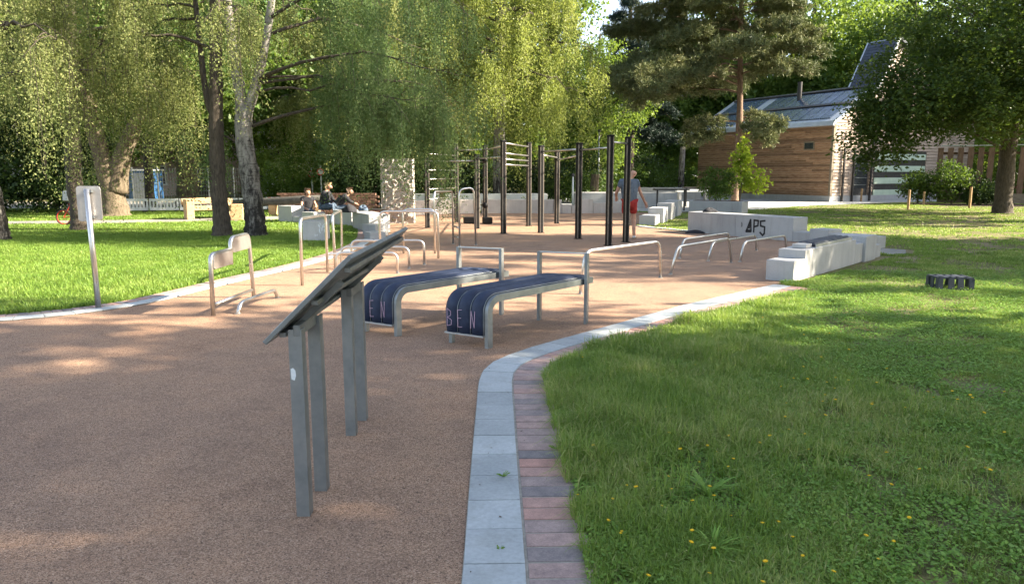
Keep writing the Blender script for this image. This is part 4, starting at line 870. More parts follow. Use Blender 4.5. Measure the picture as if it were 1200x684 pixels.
# tall wire fence in the distance
e=empty('wire_mesh_fence',(-20,44,0),'tall wire mesh fence in front of the pink house','fence'); mb=MB()
for k in range(9): mb.box((-27+k*1.5,44,1.0),(.07,.07,2.0))
mb.build('posts_row',M['galv'],e); mb=MB()
for k in range(80): mb.box((-27+k*.15,44,1.0),(.012,.012,1.9))
for k in range(8): mb.box((-21,44,.1+k*.26),(12,.012,.014))
mb.build('mesh_panel',M['galv'],e)
mb=MB(); mb.box((-22.7,46,.9),(1.5,1.4,1.8)); o=mb.build('site_cabin',M['blue'],origin=(-22.7,46,0),bevel=.03); tag(o,'small blue site cabin beyond the white barriers','cabin'); 
m2=MB(); m2.box((-22.7,45.28,.85),(.8,.03,1.6)); m2.build('door',M['galv'],o)
mb=MB(); mb.box((-22.7,46,1.84),(1.62,1.5,.07)); mb.build('roof',M['white'],o)
def roadsign(x,y,h,lab):
    e=empty('road_sign',(x,y,0),lab,'sign'); mb=MB(); mb.tube([(x,y,0),(x,y,h)],.035,8); mb.build('pole',M['whitew'],e)
    mb=MB(); mb.tube([(x,y-.05,h-.3),(x,y-.07,h-.3)],.17,20); mb.build('rim',M['red'],e); mb=MB(); mb.tube([(x,y-.072,h-.3),(x,y-.078,h-.3)],.12,20); mb.build('disc',M['whitew'],e)
roadsign(-9.75,36.2,1.9,'round red and white road sign left of the pair behind the birch'); roadsign(-9.0,35.0,2.0,'round red and white road sign nearer the people')
def pole(x,y,h,r_,lab,mat='galv'):
    e=empty('lamp_post',(x,y,0),lab,'pole'); mb=MB(); mb.tube([(x,y,0),(x,y,h)],[r_,r_*.7],10); mb.build('shaft',M[mat],e,smooth=True); mb=MB(); mb.tube([(x,y,h),(x,y,h+.12)],[r_*1.6,r_*1.1],10); mb.build('lamp_head',M['frame'],e)
pole(-11.0,31.0,5,.05,'thin pale lamp post between the two trunks of the left lawn','whitew'); pole(5.0,43,4,.06,'thin grey lamp post behind the pull-up rig')
pole(2.62,31.9,1.5,.05,'short pale bollard lamp behind the right end of the curved wall','whitew')

# ------------------------------------------------------------------ houses far left
def house(x,y,w_,d_,h,rh,wall,lab,cols,rows=2):
    e=empty('house',(x,y,0),lab,'house'); mb=MB(); mb.box((x,y,h/2),(w_,d_,h)); mb.build('wall',M[wall],e)
    mb=MB(); a,b=w_/2+.3,d_/2+.3; mb.add([(x-a,y-b,h),(x+a,y-b,h),(x+a,y+b,h),(x-a,y+b,h),(x-a,y,h+rh),(x+a,y,h+rh)],[(0,1,5,4),(2,3,4,5),(1,2,5),(3,0,4),(3,2,1,0)]); mb.build('roof',M['tile'],e)
    for j in range(rows):
        for i in range(cols):
            wx=x-w_/2+(i+.5)*w_/cols; wz=1.5+j*2.8; mb=MB(); 
            mb.box((wx,y-d_/2-.02,wz+.68),(1.2,.08,.1)); mb.box((wx,y-d_/2-.02,wz-.68),(1.3,.12,.1)); mb.box((wx-.55,y-d_/2-.02,wz),(.1,.08,1.26)); mb.box((wx+.55,y-d_/2-.02,wz),(.1,.08,1.26)); mb.box((wx,y-d_/2-.02,wz),(.05,.06,1.26))
            f=mb.build('window',M['white'],e); m2=MB(); m2.box((wx,y-d_/2-.008,wz),(1.0,.03,1.26)); m2.build('pane',M['glass'],f)
house(-29,60,13,9,5.8,3,'pinkw','pink rendered two-storey house far behind the big forked trunk',5); house(-19.5,66,11,9,5.8,3,'whitew','white rendered house far behind the birch trunk',4)
house(-47,58,12,9,5.8,3,'whitew','white house far off at the left behind the hedge',4)

# ------------------------------------------------------------------ timber building
BL=Vector((13.15,52.6,0)); BR=Vector((18.45,43.0,0)); ud=(BR-BL).normalized(); Lw=(BR-BL).length; gv=Vector((-ud.y,ud.x,0)); 
if gv.x<0: gv=-gv
up=Vector((0,0,1)); EZ=4.6; SL=2.0/3.5
B=empty('timber_building',tuple(BR),'long timber-clad park building with slate and glass roof','building')
def bp(s,g,z): return BL+ud*s+gv*g+up*z     # s along the eaves wall, g along the gable wall
prof=[(0,0),(0,EZ),(3.5,EZ+2.0),(5.1,9.5),(9.5,7.2),(14,4.8),(14,0)]; TL=1.75; lowp=[(0,0),(0,EZ),(3.5,EZ+2.0),(7,EZ),(14,EZ-.3),(14,0)]
def core(pf,s0,s1):
    mb=MB(); f=lambda g: g+(.06 if g==0 else -.06 if g==14 else 0)
    lo=[bp(s0,f(g),max(z-.12,0)) for g,z in pf]; hi=[bp(s1,f(g),max(z-.12,0)) for g,z in pf]
    n=len(pf); mb.add(lo+hi,[tuple(range(n)),tuple(range(n,2*n))[::-1]]+[(i,(i+1)%n,n+(i+1)%n,n+i) for i in range(n)]); o=mb.build('wall_core',M['clad2'],B); bmesh_norm(o)
core(lowp,.06,Lw-TL-.003); core(prof,Lw-TL,Lw-.06)
# eaves wall boards
mb=MB(); z=.35; rr=random.Random(8)
while z<EZ-.05:
    cuts=[0]+sorted(rr.uniform(1,Lw-1) for _ in range(3))+[Lw]
    for a,b in zip(cuts[:-1],cuts[1:]):
        t_=rr.random(); q=rr.uniform(0,.008); mb.hexa([bp(a+.01,-.03-q,z),bp(b-.01,-.03-q,z),bp(b-.01,.055,z),bp(a+.01,.055,z)],[bp(a+.01,-.03-q,z+.125),bp(b-.01,-.03-q,z+.125),bp(b-.01,.055,z+.125),bp(a+.01,.055,z+.125)],t=t_)
    z+=.14
o=mb.build('eaves_wall_boards',M['clad'],B); bmesh_norm(o)
# gable boards
mb=MB(); z=.35
def gtop(g):
    for (a,za),(b,zb) in zip(prof[1:-2],prof[2:-1]):
        if a<=g<=b: return za+(zb-za)*(g-a)/(b-a)
    return 0
while z<9.3:
    gs=[g/10 for g in range(0,141) if gtop(g/10)>z+.16]
    if gs:
        a,b=min(gs),max(gs)
        if z<3.0: runs=[(a,1.75),(3.45,3.75),(8.9,b)]
        else: runs=[(a,b)]
        for a1,b1 in runs:
            if b1-a1<.2: continue
            k=max(1,int((b1-a1)/3)); 
            for i in range(k):
                c0=a1+(b1-a1)*i/k; c1=a1+(b1-a1)*(i+1)/k-.01; mb.hexa([bp(Lw-.055,c0,z),bp(Lw+.05,c0,z),bp(Lw+.05,c1,z),bp(Lw-.055,c1,z)],[bp(Lw-.055,c0,z+.12),bp(Lw+.03,c0,z+.15),bp(Lw+.03,c1,z+.15),bp(Lw-.055,c1,z+.12)],t=rr.random())
    z+=.19
o=mb.build('gable_wall_boards',M['clad2'],B); bmesh_norm(o)
def bbox(name,s0,s1,g0,g1,z0,z1,mat,par=None,bev=0):
    mb=MB(); mb.hexa([bp(s0,g0,z0),bp(s1,g0,z0),bp(s1,g1,z0),bp(s0,g1,z0)],[bp(s0,g0,z1),bp(s1,g0,z1),bp(s1,g1,z1),bp(s0,g1,z1)]); o=mb.build(name,M[mat],par or B); bmesh_norm(o); return o
bbox('plinth',-.05,Lw+.08,-.07,14.05,0,.34,'conc')
bbox('corner_board',Lw-.05,Lw+.09,-.09,.09,.345,EZ-.02,'oldwood')
# small windows in eaves wall
for (s,w_) in ((9.0,.75),(3.6,.6)):
    f=bbox('window',s,s+w_,-.075,-.03,3.0,3.5,'oldwood'); g=bbox('pane',s+.07,s+w_-.07,-.085,-.077,3.07,3.43,'glass',f)
# roof
def rslab(name,s0,s1,p0,p1,th,mat,lift=0,t=.5,par=None):
    (g0,z0),(g1,z1)=p0,p1; L_=math.hypot(g1-g0,z1-z0); ng,nz=-(z1-z0)/L_,(g1-g0)/L_
    if nz<0: ng,nz=-ng,-nz
    mb=MB(); q=[(g0+ng*lift,z0+nz*lift),(g1+ng*lift,z1+nz*lift),(g1+ng*(lift+th),z1+nz*(lift+th)),(g0+ng*(lift+th),z0+nz*(lift+th))]
    mb.add([bp(s0,g,z) for g,z in q]+[bp(s1,g,z) for g,z in q],[(0,1,2,3),(7,6,5,4),(0,4,5,1),(1,5,6,2),(2,6,7,3),(3,7,4,0)],t=t); o=mb.build(name,M[mat],par or B); bmesh_norm(o); return o
e0=(-.35,EZ-.2); r0=(3.5,EZ+2.0)
low=rslab('low_roof',-.3,Lw+.30,e0,r0,.16,'zinc')
rslab('eaves_fascia',-.34,Lw+.34,(-.42,EZ-.30),(-.33,EZ-.05),.12,'zinc')
def along(p,q,t): return (p[0]+(q[0]-p[0])*t,p[1]+(q[1]-p[1])*t)
for k in range(14):   # glass rows in the lower roof
    s0=.3+k*(Lw-.5)/14; s1=s0+(Lw-.5)/14-.05
    if k in (4,): continue
    rslab('roof_panel',s0,s1,along(e0,r0,.10),along(e0,r0,.46),.04,'solar',.165,t=random.random(),par=low); rslab('roof_panel',s0,s1,along(e0,r0,.54),along(e0,r0,.93),.04,'solar',.165,t=random.random(),par=low)
rslab('roof_rail',0,Lw,along(e0,r0,.475),along(e0,r0,.525),.10,'frame',.163,par=low); rslab('roof_rail',0,Lw,along(e0,r0,.945),along(e0,r0,.99),.12,'frame',.163,par=low)
mb=MB(); p=bp(6.2,2.6,0); mb.tube([(p.x,p.y,EZ+1.3),(p.x,p.y,EZ+2.8)],.14,12); mb.build('vent_pipe',M['frame'],B)
t0,t1=(3.5,EZ+2.0),(5.1,9.5); hiR=rslab('tall_roof',Lw-TL-.15,Lw+.25,t0,t1,.14,'zinc')
for k in range(16):
    a=along(t0,t1,.02+k*.06); b=along(t0,t1,.02+k*.06+.054); rslab('slate_course',Lw-TL-.0,Lw+.13,a,b,.05,'slate',.145,t=random.random(),par=hiR)
rslab('rear_roof',Lw-TL-.15,Lw+.25,(5.1,9.5),(9.5,7.2),.14,'slate'); rslab('rear_roof',Lw-TL-.15,Lw+.25,(9.5,7.2),(14.4,4.55),.14,'slate'); rslab('rear_roof',-.3,Lw-TL-.16,(3.5,EZ+2.0),(7.0,EZ),.14,'slate'); rslab('rear_roof',-.3,Lw-TL-.16,(7.0,EZ),(14.2,EZ-.3),.14,'slate')
# side of the raised part
mb=MB(); 
# gable features: dark door, steel posts, banded shutter
d_=bbox('door',Lw-.05,Lw+.0,1.95,3.3,.05,2.75,'frame'); bbox('door_glass',Lw+.001,Lw+.02,2.05,3.2,.75,2.55,'glass',d_)
for k in range(4): bbox('glazing_bar',Lw+.021,Lw+.04,2.05,3.2,.95+k*.42,.98+k*.42,'galv',d_)
for g in (1.8,3.42,.9): bbox('steel_post',Lw+.10,Lw+.2,g-.05,g+.05,0,4.4 if g>3 else 3.1,'frame')
sh=bbox('shutter_gate',Lw-.05,Lw+.02,3.8,8.85,.2,3.0,'frame')
for k in range(4): bbox('pale_band',Lw+.021,Lw+.07,3.85,8.8,.3+k*.72,.3+k*.72+.36,'ivory',sh)

# ------------------------------------------------------------------ board fence right
F=empty('board_fence',(27.5,38.4,0),'tall brown board fence with gaps at the right edge behind the tree','fence'); f0=Vector((23.2,40.4,0)); f1=Vector((32.5,36.4,0)); fd=(f1-f0).normalized(); fL=(f1-f0).length
s=0; rr=random.Random(5)
while s<fL:
    a=f0+fd*s; mb=MB(); w_=.26; mb.beam((a.x,a.y,.55),(a.x,a.y,3.0),w_,.10,up=(fd.y,-fd.x,0),t=rr.random()); o=mb.build('board',M['fenceb'],F); bmesh_norm(o); s+=.47
mb=MB(); a=f0+Vector((.03,.12,0)); b=f1+Vector((.03,.12,0)); mb.beam((a.x,a.y,.9),(b.x,b.y,.9),.06,.12); mb.beam((a.x,a.y,2.7),(b.x,b.y,2.7),.06,.12); mb.build('rail',M['fenceb'],F)
mb=MB(); a=f0-Vector((.05,.12,0)); b=f1-Vector((.05,.12,0)); mb.beam((a.x,a.y,.33),(b.x,b.y,.33),.06,.5); mb.build('kick_board',M['oldwood'],F)
mb=MB(); mb.beam((f0.x,f0.y,3.1),(f1.x,f1.y,3.1),.3,.05); mb.build('coping',M['zinc'],F)
for i,(px,py,h) in enumerate(((1009,236,.75),(1064,246,.9),(1082,240,.7),(1136,244,1.0))):
    x,y=G(px,py); mb=MB(); mb.tube([(x,y,0),(x,y,h)],[.06,.055],8); o=mb.build('timber_stake',M['timber'],origin=(x,y,0)); tag(o,['timber stake at the lawn corner before the glass door','timber stake left of the bushes','timber stake in the middle of the bushes','timber stake between bushes and the big right trunk'][i],'stake')

# ------------------------------------------------------------------ vegetation generators
def leafquads(P,size,rng,droop=.4,aspect=.55,flat=0.0,axis=None):
    n=len(P); a=rng.normal(size=(n,3)); a/=np.linalg.norm(a,axis=1)[:,None]+1e-9
    if axis is not None: a=a*.7+axis
    a[:,2]-=droop; 
    if flat: a[:,2]*=(1-flat)
    a/=np.linalg.norm(a,axis=1)[:,None]+1e-9
    b=rng.normal(size=(n,3)); 
    if flat: b[:,2]*=(1-flat)
    b-=a*(a*b).sum(1)[:,None]; b/=np.linalg.norm(b,axis=1)[:,None]+1e-9
    L_=(size*(.65+.7*rng.rand(n)))[:,None]; 
    return np.stack([P,P+a*L_*.45+b*L_*aspect*.5,P+a*L_,P+a*L_*.45-b*L_*aspect*.5],1)
def limb(mb,p0,d,length,r0,rng,rise=.3,droop=.6,n=7,wob=.08,sides=6):
    pts=[];rs=[];d=np.array(d,float); w=rng.normal(size=(n+1,3))*wob*length*.25
    for i in range(n+1):
        t=i/n; p=np.array(p0)+d*length*t; p[2]+=length*(rise*t-droop*t*t); p+=w[i]*t; pts.append(p); rs.append(max(.006,r0*(1-.85*t)))
    mb.tube(pts,rs,sides); return np.array(pts)
def trunk_tube(mb,pts,rs,rng,sides=14):
    P=catm3(pts,6); R_=np.interp(np.linspace(0,1,len(P)),np.linspace(0,1,len(rs)),rs); mb.tube(P,[r_*(1+.05*math.sin(i*1.7)) for i,r_ in enumerate(R_)],sides,noise=.05,rng=random.Random(int(rng.randint(1e6))))
    return np.array(P)
def catm3(pts,k):
    P=[Vector(p) for p in pts]; out=[]
    for i in range(len(P)-1):
        p0=P[max(i-1,0)];p1=P[i];p2=P[i+1];p3=P[min(i+2,len(P)-1)]
        for j in range(k):
            t=j/k; out.append(.5*((2*p1)+(p2-p0)*t+(2*p0-5*p1+4*p2-p3)*t*t+(-p0+3*p1-3*p2+p3)*t**3))
    out.append(P[-1]); return out
def flare(base,r_): return [(base[0],base[1],-.05),(base[0],base[1],.12),(base[0],base[1],.5)],[r_*1.55,r_*1.25,r_*1.05]
def strands(rng,tops,lens,per,size,spread=.05,aspect=.6):
    n=len(tops); T=np.repeat(tops,per,0); L_=np.repeat(lens,per); t=rng.rand(n*per)**.85
    drift=np.repeat(rng.normal(size=(n,2))*.10,per,0)
    P=T.copy(); P[:,2]-=L_*t; P[:,:2]+=drift*(t*L_)[:,None]+rng.normal(size=(n*per,2))*spread*(.6+.8*t)[:,None]
    g=P[:,2]>.25; P=P[g]; tn=np.repeat(rng.rand(n),per)[g]*.5+rng.rand(len(P))*.5
    return leafquads(P,size,rng,droop=1.0,aspect=aspect),tn
def birch(name,loc,stems,limbs,seed,lab,leafmat='birch',size=.07,per=40,slen=(1.2,3.2),dens=26,barkm='birchbark',spread=.07,group=None):
    """stems: list of (points, radii); limbs: list of (start, dir(az deg), length, radius, rise, droop)"""
    rng=np.random.RandomState(seed); e=empty(name,loc,lab,'tree',group); mb=MB(); tops=[]; lens=[]
    for pts,rs in stems: trunk_tube(mb,pts,rs,rng)
    mb.build('trunk',M[barkm],e,smooth=True); mb=MB()
    for (s,az,l,r_,ri,dr) in limbs:
        d=(math.sin(R(az)),math.cos(R(az)),0); P=limb(mb,s,d,l,r_,rng,ri,dr,9,.12)
        idx=np.linspace(0,len(P)-1,90)
        cur=np.stack([np.interp(idx,np.arange(len(P)),P[:,k]) for k in range(3)],1)
        # side twigs
        for q in range(int(l*1.75)):
            t=rng.uniform(.25,1); b=cur[int(t*89)]; a2=R(az)+rng.choice([-1,1])*rng.uniform(.5,1.3); Q=limb(mb,b,(math.sin(a2),math.cos(a2),0),l*rng.uniform(.16,.38),max(.008,r_*.25),rng,.15,.7,4,.1,4)
            k=int(dens*.62); ii=rng.uniform(1.2,4,k); c2=np.stack([np.interp(ii,np.arange(5),Q[:,j]) for j in range(3)],1); tops.append(c2+rng.normal(size=(k,3))*.07); lens.append(rng.uniform(slen[0]*.6,slen[1],k)*rng.uniform(.3,1.1))
        k=int(dens*l*.38); ii=rng.randint(35,90,k); tops.append(cur[ii]+rng.normal(size=(k,3))*.13); lens.append(rng.uniform(slen[0],slen[1],k)*rng.uniform(.6,1.0,k))
    mb.build('limbs',M['bark'],e,smooth=True)
    T=np.concatenate(tops); Ls=np.concatenate(lens); V,tn=strands(rng,T,Ls,per,size,spread); quads('crown',V,tn,M[leafmat],e); 
    tw=MB(); ch=rng.choice(len(T),min(len(T),260),replace=False)
    for i in ch: a=T[i]; tw.tube([a,a+np.array([rng.normal()*.05,rng.normal()*.05,-Ls[i]*.8])],.004,3)
    tag(tw.build('hanging_twigs',M['bark'],e),kind='stuff')
    return e
def broad(name,loc,H,tr,blobs,seed,lab,mat,bark,size,clumps,per,cr=.55,flat=.0,cat='tree',group=None,trunkpts=None,forks=None,aspect=.62,dangle=0):
    """blobs: ellipsoids (x,y,z,rx,ry,rz,weight) relative to loc"""
    rng=np.random.RandomState(seed); e=empty(name,loc,lab,cat,group); L0=np.array(loc,float); mb=MB()
    tp=trunkpts or [(0,0,-.05),(0,0,.4),(.05,0,H*.3),(.0,.1,H*.6),(.1,0,H*.9)]
    rs=[tr*1.5,tr*1.1,tr*.9,tr*.6,tr*.15][:len(tp)] if len(tp)==5 else list(np.linspace(tr*1.4,tr*.25,len(tp)))
    TP=trunk_tube(mb,[tuple(L0+np.array(p)) for p in tp],rs,rng)
    for f in (forks or []): trunk_tube(mb,[tuple(L0+np.array(p)) for p in f[0]],f[1],rng,10)
    wts=np.array([b[6] for b in blobs],float); wts/=wts.sum(); C=[]
    for b,wt in zip(blobs,wts):
        k=int(clumps*wt); v=rng.normal(size=(k,3)); v/=np.linalg.norm(v,axis=1)[:,None]; r_=rng.rand(k)**.42; C.append(np.array(b[:3])+v*r_[:,None]*np.array(b[3:6]))
    C=np.concatenate(C)+L0; C=C[C[:,2]>.3*size+.15]
    for i in rng.choice(len(C),min(len(C),34 if cat=='tree' else 14),replace=False):
        c=C[i]; k=np.argmin(np.abs(TP[:,2]-max(c[2]*.72,H*.18))); s=TP[min(k,len(TP)-3)]; m_=(s+c)/2+np.array([0,0,.08*np.linalg.norm(c-s)]); mb.tube(catm3([tuple(s),tuple(m_),tuple(c)],3),list(np.linspace(tr*.24,.012,7)),5)
    mb.build('trunk' if cat=='tree' else 'stems',M[bark],e,smooth=True)
    n=len(C)*per; cc=np.repeat(C,per,0); rad=np.repeat(cr*(.5+rng.rand(len(C))),per); off=rng.normal(size=(n,3)); off/=np.linalg.norm(off,axis=1)[:,None]; off*=(rad*rng.rand(n)**.5)[:,None]; off[:,2]*=(.38 if flat else .75)
    P=cc+off
    if dangle: P[:,2]-=dangle*rng.rand(n)**2
    P=P[P[:,2]>.06]; n=len(P); tn=(np.repeat(rng.rand(len(C)),per)[:n]*.45+rng.rand(n)*.55)
    quads('crown' if cat=='tree' else 'foliage',leafquads(P,size,rng,.35,aspect,flat),tn,M[mat],e)
    return e

# left lawn birches ------------------------------------------------------------
fp,fr=flare((-6.57,18.8),.235)
birch('birch_tree',(-6.57,18.8,0),
 [(fp+[(-6.62,18.8,1.4),(-6.72,18.8,2.4),(-6.70,18.8,3.2)],fr+[.235,.21,.2]),
  ([(-6.70,18.8,3.1),(-6.85,18.85,4.3),(-7.0,18.9,6.0),(-7.1,18.9,9.0)],[.17,.12,.10,.05]),
  ([(-6.68,18.8,2.95),(-6.3,18.75,3.9),(-5.9,18.6,5.2),(-5.5,18.5,7.6),(-5.4,18.5,10)],[.15,.11,.09,.07,.03])],
 [((-6.6,18.8,2.75),82,4.6,.05,.42,.34),((-6.3,18.7,3.9),95,5.2,.05,.42,.42),((-6.0,18.6,4.9),60,4.2,.045,.5,.5),((-6.35,18.7,3.8),92,4.6,.04,.16,.22),((-6.35,18.7,3.9),78,4.9,.035,.12,.2),((-6.3,18.7,3.6),103,4.3,.035,.14,.22),((-5.9,18.6,5.3),110,4.6,.045,.5,.5),((-7.0,18.9,5.2),-70,3.0,.05,.5,.6),((-7.0,18.9,6.2),-20,3.0,.05,.5,.6),((-5.7,18.5,6.4),90,4.2,.05,.4,.5),((-5.6,18.5,7.2),140,3.2,.05,.4,.5),((-7.1,18.9,7.4),-110,3.0,.05,.4,.6),((-5.45,18.5,8.4),80,3.4,.04,.35,.5),((-7.1,18.9,8.6),20,2.6,.04,.3,.5),((-6.66,18.8,2.2),-60,1.8,.04,.5,.15)],
 21,'black and white birch trunk forking above the lawn, right of the dark trunk','birchd',.048,66,(.9,2.7),25)
fp,fr=flare((-7.42,18.8),.20)
birch('birch_tree',(-7.42,18.8,0),
 [(fp+[(-7.45,18.8,1.5),(-7.4,18.8,3.0),(-7.3,18.8,4.6),(-7.15,18.8,8),(-7.0,18.8,12)],fr+[.19,.17,.15,.11,.04]),
  ([(-7.4,18.8,2.9),(-7.65,18.9,3.6),(-7.75,18.9,5.4),(-7.9,19,8)],[.10,.075,.06,.03])],
 [((-7.3,18.8,4.6),-100,3.2,.05,.5,.6),((-7.3,18.8,5.0),150,3.2,.05,.5,.6),((-7.2,18.8,5.8),60,2.6,.05,.5,.6),((-7.2,18.8,6.6),-160,3.0,.05,.5,.6),((-7.2,18.8,7.2),-60,3.0,.05,.5,.6),((-7.1,18.8,8.2),120,2.8,.04,.4,.6),((-7.7,18.9,5.6),-80,2.6,.035,.4,.6),((-7.1,18.8,9.0),10,2.5,.04,.4,.6)],
 22,'dark slim birch trunk standing just left of the black and white forked birch','birch',.050,62,(1.0,3.0),24,'bark')
fp,fr=flare((-12.35,17.65),.2)
birch('birch_tree',(-12.35,17.65,0),
 [(fp+[(-12.4,17.6,1.6),(-12.5,17.6,3.6),(-12.3,17.6,6.5),(-12.2,17.6,11)],fr+[.2,.17,.13,.05])],
 [((-12.5,17.6,3.6),70,3.6,.06,.55,.5),((-12.4,17.6,4.4),120,3.4,.06,.5,.5),((-12.4,17.6,4.8),30,3.6,.06,.5,.5),((-12.3,17.6,5.6),90,3.8,.06,.5,.5),((-12.3,17.6,6.0),-30,3.0,.06,.5,.5),((-12.3,17.6,6.8),60,3.4,.05,.4,.5),((-12.3,17.6,7.2),150,3.0,.05,.4,.5),((-12.3,17.6,8.2),90,3.2,.05,.4,.5),((-12.4,17.6,4.2),-100,3.0,.05,.5,.5)],
 23,'birch trunk cut by the left edge of the photo','birch',.050,62,(1.2,3.4),26)
fp,fr=flare((-12.45,21.2),.22)
birch('birch_tree',(-12.45,21.2,0),
 [(fp+[(-12.5,21.2,1.8),(-12.3,21.2,4.2),(-12.1,21.2,8),(-12.0,21.2,12)],fr+[.21,.18,.12,.05])],
 [((-12.3,21.2,4.2),90,3.8,.07,.55,.5),((-12.3,21.2,4.8),-80,3.8,.07,.5,.5),((-12.2,21.2,5.4),40,3.4,.06,.5,.5),((-12.2,21.2,5.8),150,3.2,.06,.5,.5),((-12.2,21.2,6.4),-130,3.4,.06,.5,.5),((-12.1,21.2,7.2),80,3.8,.06,.45,.5),((-12.1,21.2,8.2),-60,3.4,.05,.4,.5),((-12.1,21.2,9),120,3.2,.05,.4,.5),((-12.0,21.2,10),20,3.0,.04,.4,.5)],
 24,'dark-stemmed birch directly behind the silver pole sign','birch',.054,62,(1.3,3.6),26,'bark')
# bright weeping birch behind the curved wall
fp,fr=flare((-.6,34.6),.3); lm=[]
rg2=random.Random(6)
for i in range(30):
    z=5.0+i*.34; az=i*137.5; l=5.3-.07*i if z<9 else 4.9-.12*(i-12); lm.append(((-.6,34.6,z),az,max(2.0,l*.86),.08,.45,.48))
birch('weeping_birch_tree',(-.6,34.6,0),[(fp+[(-.6,34.6,3),(-.5,34.6,7),(-.4,34.6,11),(-.3,34.6,15)],fr+[.26,.2,.14,.05])],lm,25,'large bright weeping birch with yellow-green curtains behind the pull-up rig','birchy',.085,58,(2.0,5.2),24)
fp,fr=flare((-5.6,33),.22); lm=[((-5.6,33,4.0+i*.5),i*137.5,4.4-.1*i,.07,.5,.5) for i in range(18)]
birch('weeping_birch_tree',(-5.6,33,0),[(fp+[(-5.6,33,4),(-5.5,33,8),(-5.4,33,12)],fr+[.2,.13,.04])],lm,26,'weeping birch with cool green leaves behind the rough stone slab','birch',.08,56,(1.8,4.4),24,'bark')
# pillar side curtain
# big forked maple
broad('maple_tree',(-15.4,28.6,0),15,.42,[(0,0,10,6.5,5.5,5,3),(-4,0,6,4.5,4,2.6,1),(4,-1,6.2,4.2,4,2.2,1)],31,'big trunk forking low, sunlit on its right side, left of the white barriers','maple','barkw',.20,620,60,.8,
 trunkpts=[(0,0,-.05),(.0,0,.5),(-.2,0,1.8),(-.7,0,4.5),(-1.2,0,10)],forks=[([(.15,0,.9),(.45,.1,2.4),(1.5,.2,4.6),(2.2,.2,8)],[.42,.33,.24,.08])])
broad('slim_tree',(-18.6,38,0),11,.22,[(0,0,8,3.5,3.5,4.5,1)],32,'slim dark tree beyond the white barriers','bg','bark',.2,240,50,.75)
broad('park_tree',(-14.7,33.6,0),12,.46,[(0,0,8.2,4.2,4,4.6,1),(1,-1,4.3,2.4,2.4,1.2,.3)],33,'tree with straight brown ribbed trunk behind the timber bench','maple','barkw',.19,380,60,.8,trunkpts=[(0,0,-.05),(0,0,.5),(0,0,2),(0,0,6),(0,0,10)])
# pine -------------------------------------------------------------------------
def pine(loc,seed,H,tr,limbs,lab,mat,bark,name='pine_tree',nl=.16,tuft=70):
    rng=np.random.RandomState(seed); e=empty(name,loc,lab,'tree'); L0=np.array(loc,float); mb=MB(); trunk_tube(mb,[tuple(L0+np.array(p)) for p in [(0,0,-.05),(0,0,.5),(.05,0,H*.25),(-.1,0,H*.5),(-.3,0,H)]],[tr*1.4,tr,tr*.85,tr*.6,tr*.1],rng)
    T=[];A=[]
    for (z,az,l,ri,dr) in limbs:
        d=(math.sin(R(az)),math.cos(R(az)),0); P=limb(mb,L0+np.array([-.0,0,z]),d,l,tr*.28,rng,ri,dr,8,.15)
        for q in range(int(7+l*3.2)):
            t=rng.uniform(.3,1); b=P[int(t*8)]; a2=R(az)+rng.choice([-1,1])*rng.uniform(.2,1.2); ll=l*rng.uniform(.12,.32); Q=limb(mb,b,(math.sin(a2),math.cos(a2),0),ll,.03,rng,.25,.25,3,.15,4)
            k=int(tuft*ll*.5)+6; ii=rng.uniform(.8,3.2,k).clip(0,3); T.append(np.stack([np.interp(ii,np.arange(4),Q[:,j]) for j in range(3)],1)+rng.normal(size=(k,3))*.16)
    mb.build('trunk',M[bark],e,smooth=True); T=np.concatenate(T); per=13; n=len(T)*per; C=np.repeat(T,per,0); v=rng.normal(size=(n,3)); v[:,2]+=.5; v/=np.linalg.norm(v,axis=1)[:,None]
    b=np.cross(v,rng.normal(size=(n,3))); b/=np.linalg.norm(b,axis=1)[:,None]; w_=.013; L_=(nl*(.7+.6*rng.rand(n)))[:,None]
    V=np.stack([C-b*w_*.6,C+b*w_*.6,C+v*L_+b*w_,C+v*L_-b*w_],1); tn=np.repeat(rng.rand(len(T)),per)*.5+rng.rand(n)*.5; quads('crown',V,tn,M[mat],e); return e
rp=random.Random(12); lm=[]
for i in range(50):
    z=5.2+i*.22; az=(i*137.5+40)%360; rt=math.sin(R(az)); fr_=-math.cos(R(az))
    if rt>.1 and z<6.3: continue
    if fr_>.5 and z<6.3: continue
    l=rp.uniform(4.6,7.8)*(1-.2*(i/64))*(.78 if rt>.1 else 1.0)*(.75 if fr_>.6 else 1)
    lm.append((z,az,l,.28,rp.uniform(.22,.42)))
lm+=[(6.0+.3*i,(238+i*11),6.6-.2*i,.22,.33) for i in range(5)]
lm+=[(3.5,-85,2.4,.25,.4),(3.6,75,2.1,.2,.4),(3.8,150,1.8,.2,.3),(4.2,-100,2.4,.2,.4),(4.2,110,2.1,.2,.4),(4.4,60,1.8,.2,.35)]
pine((11.45,38.0,0),41,17,.19,lm,'tall pine with sunlit reddish trunk and drooping boughs in front of the timber building','pine','pinebark')
lm=[(4+i*.36,(i*137.5)%360,max(.7,3.3*(1-i/38)),.05,.3) for i in range(36)]
pine((8.2,52,0),42,18,.3,lm,'dark blue-green conifer left of the pine against the sky','conif','bark','conifer_tree',.2,90)
# deciduous right of sky gap
broad('park_tree',(5.2,46,0),11,.3,[(0,0,6.4,3.4,3.2,3.6,2),(-.5,0,3.2,2.6,2.4,2,1)],34,'mid-green tree below the strip of sky between birch and pine','bg','bark',.17,420,60,.8)
